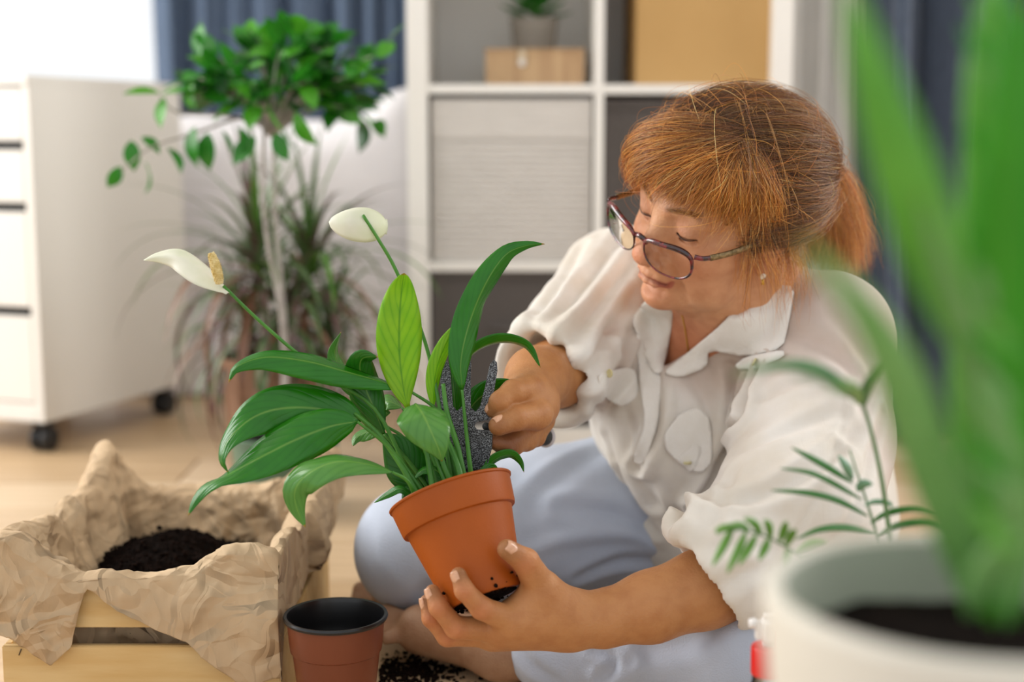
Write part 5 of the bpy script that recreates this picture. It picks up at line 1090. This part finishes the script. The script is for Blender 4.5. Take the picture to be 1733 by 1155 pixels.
for x, y, dx, dy, s_ in ((205, 282, -.5, -1, 1), (222, 238, .1, -1, .9), (240, 232, .6, -.3, .7), (245, 275, .4, -.8, 1.05), (283, 250, .7, -.6, 1), (270, 158, -1, .1, 1), (278, 165, -.2, -1, .8), (330, 215, -.2, -1, 1.1), (352, 225, -.1, -1, 1.2), (375, 220, .5, -.8, 1), (405, 215, .5, -.9, .9), (432, 232, -.5, -.6, 1), (465, 225, .4, -.9, 1.1), (480, 215, .2, -.8, 1.2), (500, 190, .3, -.9, 1.3)):
    addleaf(P(x, y, 2.29), RT*dx+UP*dy*1.0-FW*.2, s_, 0 if y > 200 else 2)
# ---------------------------------------------------------------- near planter on a stool
PC = P(1655, 1000, .66); RZ = PC[2]; PBz = RZ-.175; pc = np.array([PC[0], PC[1], PBz])
M_pl = mat('cream_stoneware', 'd9d3c6', .6, 'cfc9bb', 14, bump=.15, bscale=60); M_pli = mat('grey_green_inner_glaze', 'b5b9a9', .6, 'abb09f', 10)
PLT = empty('planter', pc, 'large cream planter in the near right corner, holding broad blurred palm fronds', 'planter')
lobj('planter_body', [(0, 0), (.070, 0), (.075, .004), (.094, .12), (.0985, .165), (.0985, .172), (.096, .175), (.0915, .175), (.0890, .172)], M_pl, PLT, 96, arr(pc))
lobj('inner_wall', [(.0890, .172), (.0875, .150), (.0850, .12)], M_pli, PLT, 96, arr(pc))
v_, f_ = lathe([(.0868, .142), (.06, .144), (.03, .145), (0, .146)], 64, arr(pc)); v_ = np.array(v_); v_[:, 2] += folds(v_, 6, .004, 60, 200, 3)-.003; ob('soil', mesh('soil', v_, f_), M_soil, PLT)
ST = empty('stool', pc*[1, 1, 0], 'low round wooden stool under the cream planter', 'stool'); M_stl = mat('stool_wood', 'c9a87c', .5, 'b8956a', 6, (1, 8, 1))
lobj('seat', [(0, PBz-.024), (.11, PBz-.024), (.115, PBz-.02), (.115, PBz-.006), (.11, PBz-.0005), (0, PBz-.0005)], M_stl, ST, 48, arr(pc*[1, 1, 0]))
for k in range(3):
    a = k*2.094+.5; v_, f_ = tube(np.array([pc*[1, 1, 0]+[.075*math.cos(a), .075*math.sin(a), PBz-.0245], pc*[1, 1, 0]+[.10*math.cos(a), .10*math.sin(a), .0]]), [.012, .009], 12); ob('leg', mesh('leg', v_, f_), M_stl, ST)
M_fr = leafmat('near_frond_green', '7cc04c', '4c9c2c', .4, .35, .15, rib='9ac46a', freq=8); M_fr2 = leafmat('near_frond_pale', '94c07a', '6fa858', .4, .4, .15, rib='b0d090', freq=8); M_fr3 = leafmat('near_frond_deep', '4cae1c', '2c8a12', .4, .35, .15, freq=8)
M_fs = mat('frond_stalk', '6f9a4a', .5, '5c8a3c', 20)
zc = np.array([PC[0], PC[1], PBz+.142]); PLN = empty('palm', zc, 'broad-leaved blurred palm fronds rising from the near cream planter', 'plant')
def frond(pts, w, m, wp=.5, tw_=(0, 10, 0), base=.25, fold=.25): return blade('frond_leaf', pts, w, list(tw_), m, PLN, n=24, nv=5, wpos=wp, fold=fold, base=base, tipp=.7)
b_ = tuple(proj(zc))
frond([(1640, 1040, .65), (1664, 820, .62), (1650, 620, .58), (1600, 470, .55), (1560, 330, .53)], 62, M_fr2, .5)
frond([(1655, 640, .60), (1600, 480, .56), (1540, 310, .53), (1478, 130, .51), (1430, -40, .50)], 120, M_fr, .5, base=.2)
frond([(1650, 1040, .66), (1618, 900, .62), (1570, 760, .59), (1510, 610, .55), (1440, 500, .52), (1350, 400, .50)], 96, M_fr2, .45)
frond([(1700, 1050, .64), (1700, 800, .60), (1690, 500, .57), (1705, 200, .54), (1712, -80, .52)], 110, M_fr3, .5)
frond([(1690, 1050, .68), (1660, 860, .68), (1650, 600, .66), (1668, 350, .64), (1660, 90, .62), (1690, -60, .62)], 90, M_fr, .5)
frond([(1725, 1040, .66), (1735, 750, .64), (1728, 400, .60), (1745, 0, .58)], 100, M_fr3, .5)
frond([(1705, 1060, .62), (1722, 900, .59), (1700, 760, .57), (1640, 640, .56)], 70, M_fr2, .5)
frond([(1660, 1040, .69), (1640, 930, .70), (1655, 820, .71), (1700, 740, .72)], 70, M_fr3, .5)
frond([(1680, 1060, .65), (1655, 960, .64), (1668, 860, .63), (1650, 740, .63)], 66, M_fr, .5)
frond([(1715, 1060, .69), (1690, 940, .69), (1715, 800, .69), (1690, 620, .69)], 90, M_fr3, .5)
frond([(1640, 1045, .63), (1655, 1000, .61), (1690, 940, .59), (1740, 900, .58)], 60, M_fr2, .5)
for k in range(16):
    t = k/15; y_ = mix(40, 900, t); frond([(1712, y_+40, .575), (1690-20*math.sin(k*1.7), y_, .57), (1640-14*math.sin(k*2.1), y_-55, .565)], 34, [M_fr, M_fr3, M_fr2][k % 3], .4)
# ---------------------------------------------------------------- parlour palm behind the planter
M_pp = leafmat('parlour_palm_green', '3f8a34', '2a6e28', .4, .3, .2, rib='6aa85a', freq=8); M_pp2 = leafmat('parlour_palm_light', '7db04a', '5f9a38', .4, .35, .2, freq=8); M_pp3 = leafmat('parlour_palm_grey', '8fb89a', '74a283', .35, .3, .2, freq=8)
q0 = P(1545, 1300, 1.19); q0[2] = 0
PPM = empty('parlour_palm', q0, 'slender parlour palm with fine feathery leaflets behind the cream planter, before the blouse', 'potted plant')
lobj('pot', [(0, 0), (.040, 0), (.043, .003), (.052, .09), (.056, .092), (.056, .102), (.051, .102), (.049, .085), (0, .085)], M_conc, PPM, 48, arr(q0)); lobj('soil', [(.0492, .0855), (0, .088)], M_soil, PPM, 32, arr(q0))
def pst(pts, r0, r1): stem(pts, r0, r1, mat('palm_stalk', '4f7a44', .5) if 'palm_stalk' not in bpy.data.materials else bpy.data.materials['palm_stalk'], PPM, 'stalk')
r_ = q0+[0, 0, .086]
pst(list(cr([r_, P(1530, 1100, 1.19), P(1508, 925, 1.18), P(1490, 800, 1.16), P(1462, 690, 1.12), P(1430, 650, 1.02)], 30)), .0026, .0012)
pst(list(cr([r_+[.004, 0, 0], P(1520, 1100, 1.20), P(1492, 940, 1.20), P(1470, 860, 1.19), P(1447, 790, 1.18), P(1438, 762, 1.18)], 30)), .0018, .0006)
pst(list(cr([r_+[-.004, 0, 0], P(1480, 1100, 1.17), P(1400, 975, 1.14), P(1340, 932, 1.12), P(1290, 906, 1.10), P(1235, 893, 1.08)], 30)), .0018, .0006)
def lf(pts, w, m, tw_=(20, 20)): blade('leaflet', pts, w, list(tw_), m, PPM, n=14, nv=3, wpos=.45, fold=.3, base=.2, tipp=.7)
for pts, w, m in (([(1443, 818, 1.18), (1400, 790, 1.17), (1338, 757, 1.16)], 13, M_pp), ([(1458, 846, 1.185), (1410, 818, 1.17), (1370, 800, 1.16), (1318, 793, 1.15)], 10, M_pp), ([(1468, 874, 1.19), (1420, 848, 1.175), (1370, 835, 1.16), (1302, 830, 1.15)], 12, M_pp), ([(1480, 902, 1.19), (1430, 893, 1.17), (1385, 897, 1.15), (1345, 915, 1.14)], 13, M_pp),
    ([(1443, 812, 1.18), (1434, 792, 1.17), (1418, 770, 1.165)], 16, M_pp3), ([(1452, 832, 1.18), (1462, 820, 1.17), (1478, 820, 1.165)], 18, M_pp3), ([(1464, 856, 1.185), (1480, 850, 1.18), (1505, 852, 1.175), (1510, 862, 1.17)], 10, M_pp3), ([(1474, 886, 1.19), (1500, 870, 1.18), (1545, 862, 1.17), (1585, 873, 1.16)], 12, M_pp), ([(1482, 908, 1.19), (1520, 890, 1.18), (1570, 886, 1.16), (1610, 908, 1.15)], 13, M_pp), ([(1490, 935, 1.20), (1550, 918, 1.18), (1610, 920, 1.16), (1660, 905, 1.15)], 14, M_pp3), ([(1490, 935, 1.20), (1450, 925, 1.18), (1400, 945, 1.16)], 12, M_pp3)):
    lf(pts, w, m)
for (bx_, by_), (ex, ey) in (((1330, 925), (1345, 895)), ((1320, 918), (1330, 882)), ((1305, 912), (1292, 880)), ((1290, 906), (1258, 877)), ((1270, 900), (1232, 890)), ((1250, 896), (1210, 900)), ((1240, 893), (1205, 960)), ((1262, 900), (1230, 972)), ((1280, 905), (1250, 958)), ((1300, 912), (1284, 950)), ((1345, 935), (1400, 915)), ((1350, 940), (1420, 955)), ((1330, 930), (1325, 960)), ((1390, 965), (1425, 925)), ((1220, 892), (1213, 905))):
    lf([(bx_, by_, 1.10), ((bx_+ex)/2+3, (by_+ey)/2-5, 1.09), (ex, ey, 1.08)], 15, M_pp2)
for pts, w in (([(1450, 672, 1.06), (1400, 640, .80), (1335, 632, .66)], 28), ([(1458, 684, 1.08), (1440, 655, .85), (1400, 660, .70)], 26), ([(1440, 655, 1.03), (1370, 620, .92), (1290, 622, .84), (1230, 640, .80)], 22), ([(1462, 690, 1.10), (1470, 650, 1.0), (1500, 600, .9)], 20)):
    lf(pts, w, M_pp if w != 26 else M_pp2)
# ---------------------------------------------------------------- spray bottle
sb = P(1303, 1108, 1.24); zt_ = sb[2]; sb[2] = 0
SB = empty('spray_bottle', sb, 'small clear spray bottle with red collar and white spray head', 'bottle')
M_red = mat('red_plastic', 'd01712', .3); M_whp = mat('white_plastic', 'e9e5e2', .35); M_clr = glassmat('clear_plastic', (.93, .95, .96))
k = zt_; lobj('bottle_body', [(0, 0), (.026, 0), (.030, .004), (.030, k-.065), (.026, k-.045), (.0165, k-.030), (.0150, k-.024), (.0150, k-.018)], M_clr, SB, 48, arr(sb))
lobj('collar', [(.0148, k-.018), (.0160, k-.0175), (.0165, k-.015), (.0165, k+.006), (.0158, k+.0075), (.012, k+.008), (0, k+.008)], M_red, SB, 48, arr(sb))
ob('spray_head', b2((sb[0]-.013, sb[1]-.010, k+.0085), (sb[0]+.022, sb[1]+.010, k+.036), .006, seg=3), M_whp, SB)
ob('trigger', b2((sb[0]+.0, sb[1]-.0125, k+.0085), (sb[0]+.022, sb[1]-.0102, k+.026), .001), M_red, SB)
v_, f_ = tube(np.array([sb+[-.0132, 0, k+.028], sb+[-.019, 0, k+.028]]), [.005, .004], 16); ob('nozzle', mesh('nozzle', v_, f_), M_whp, SB)
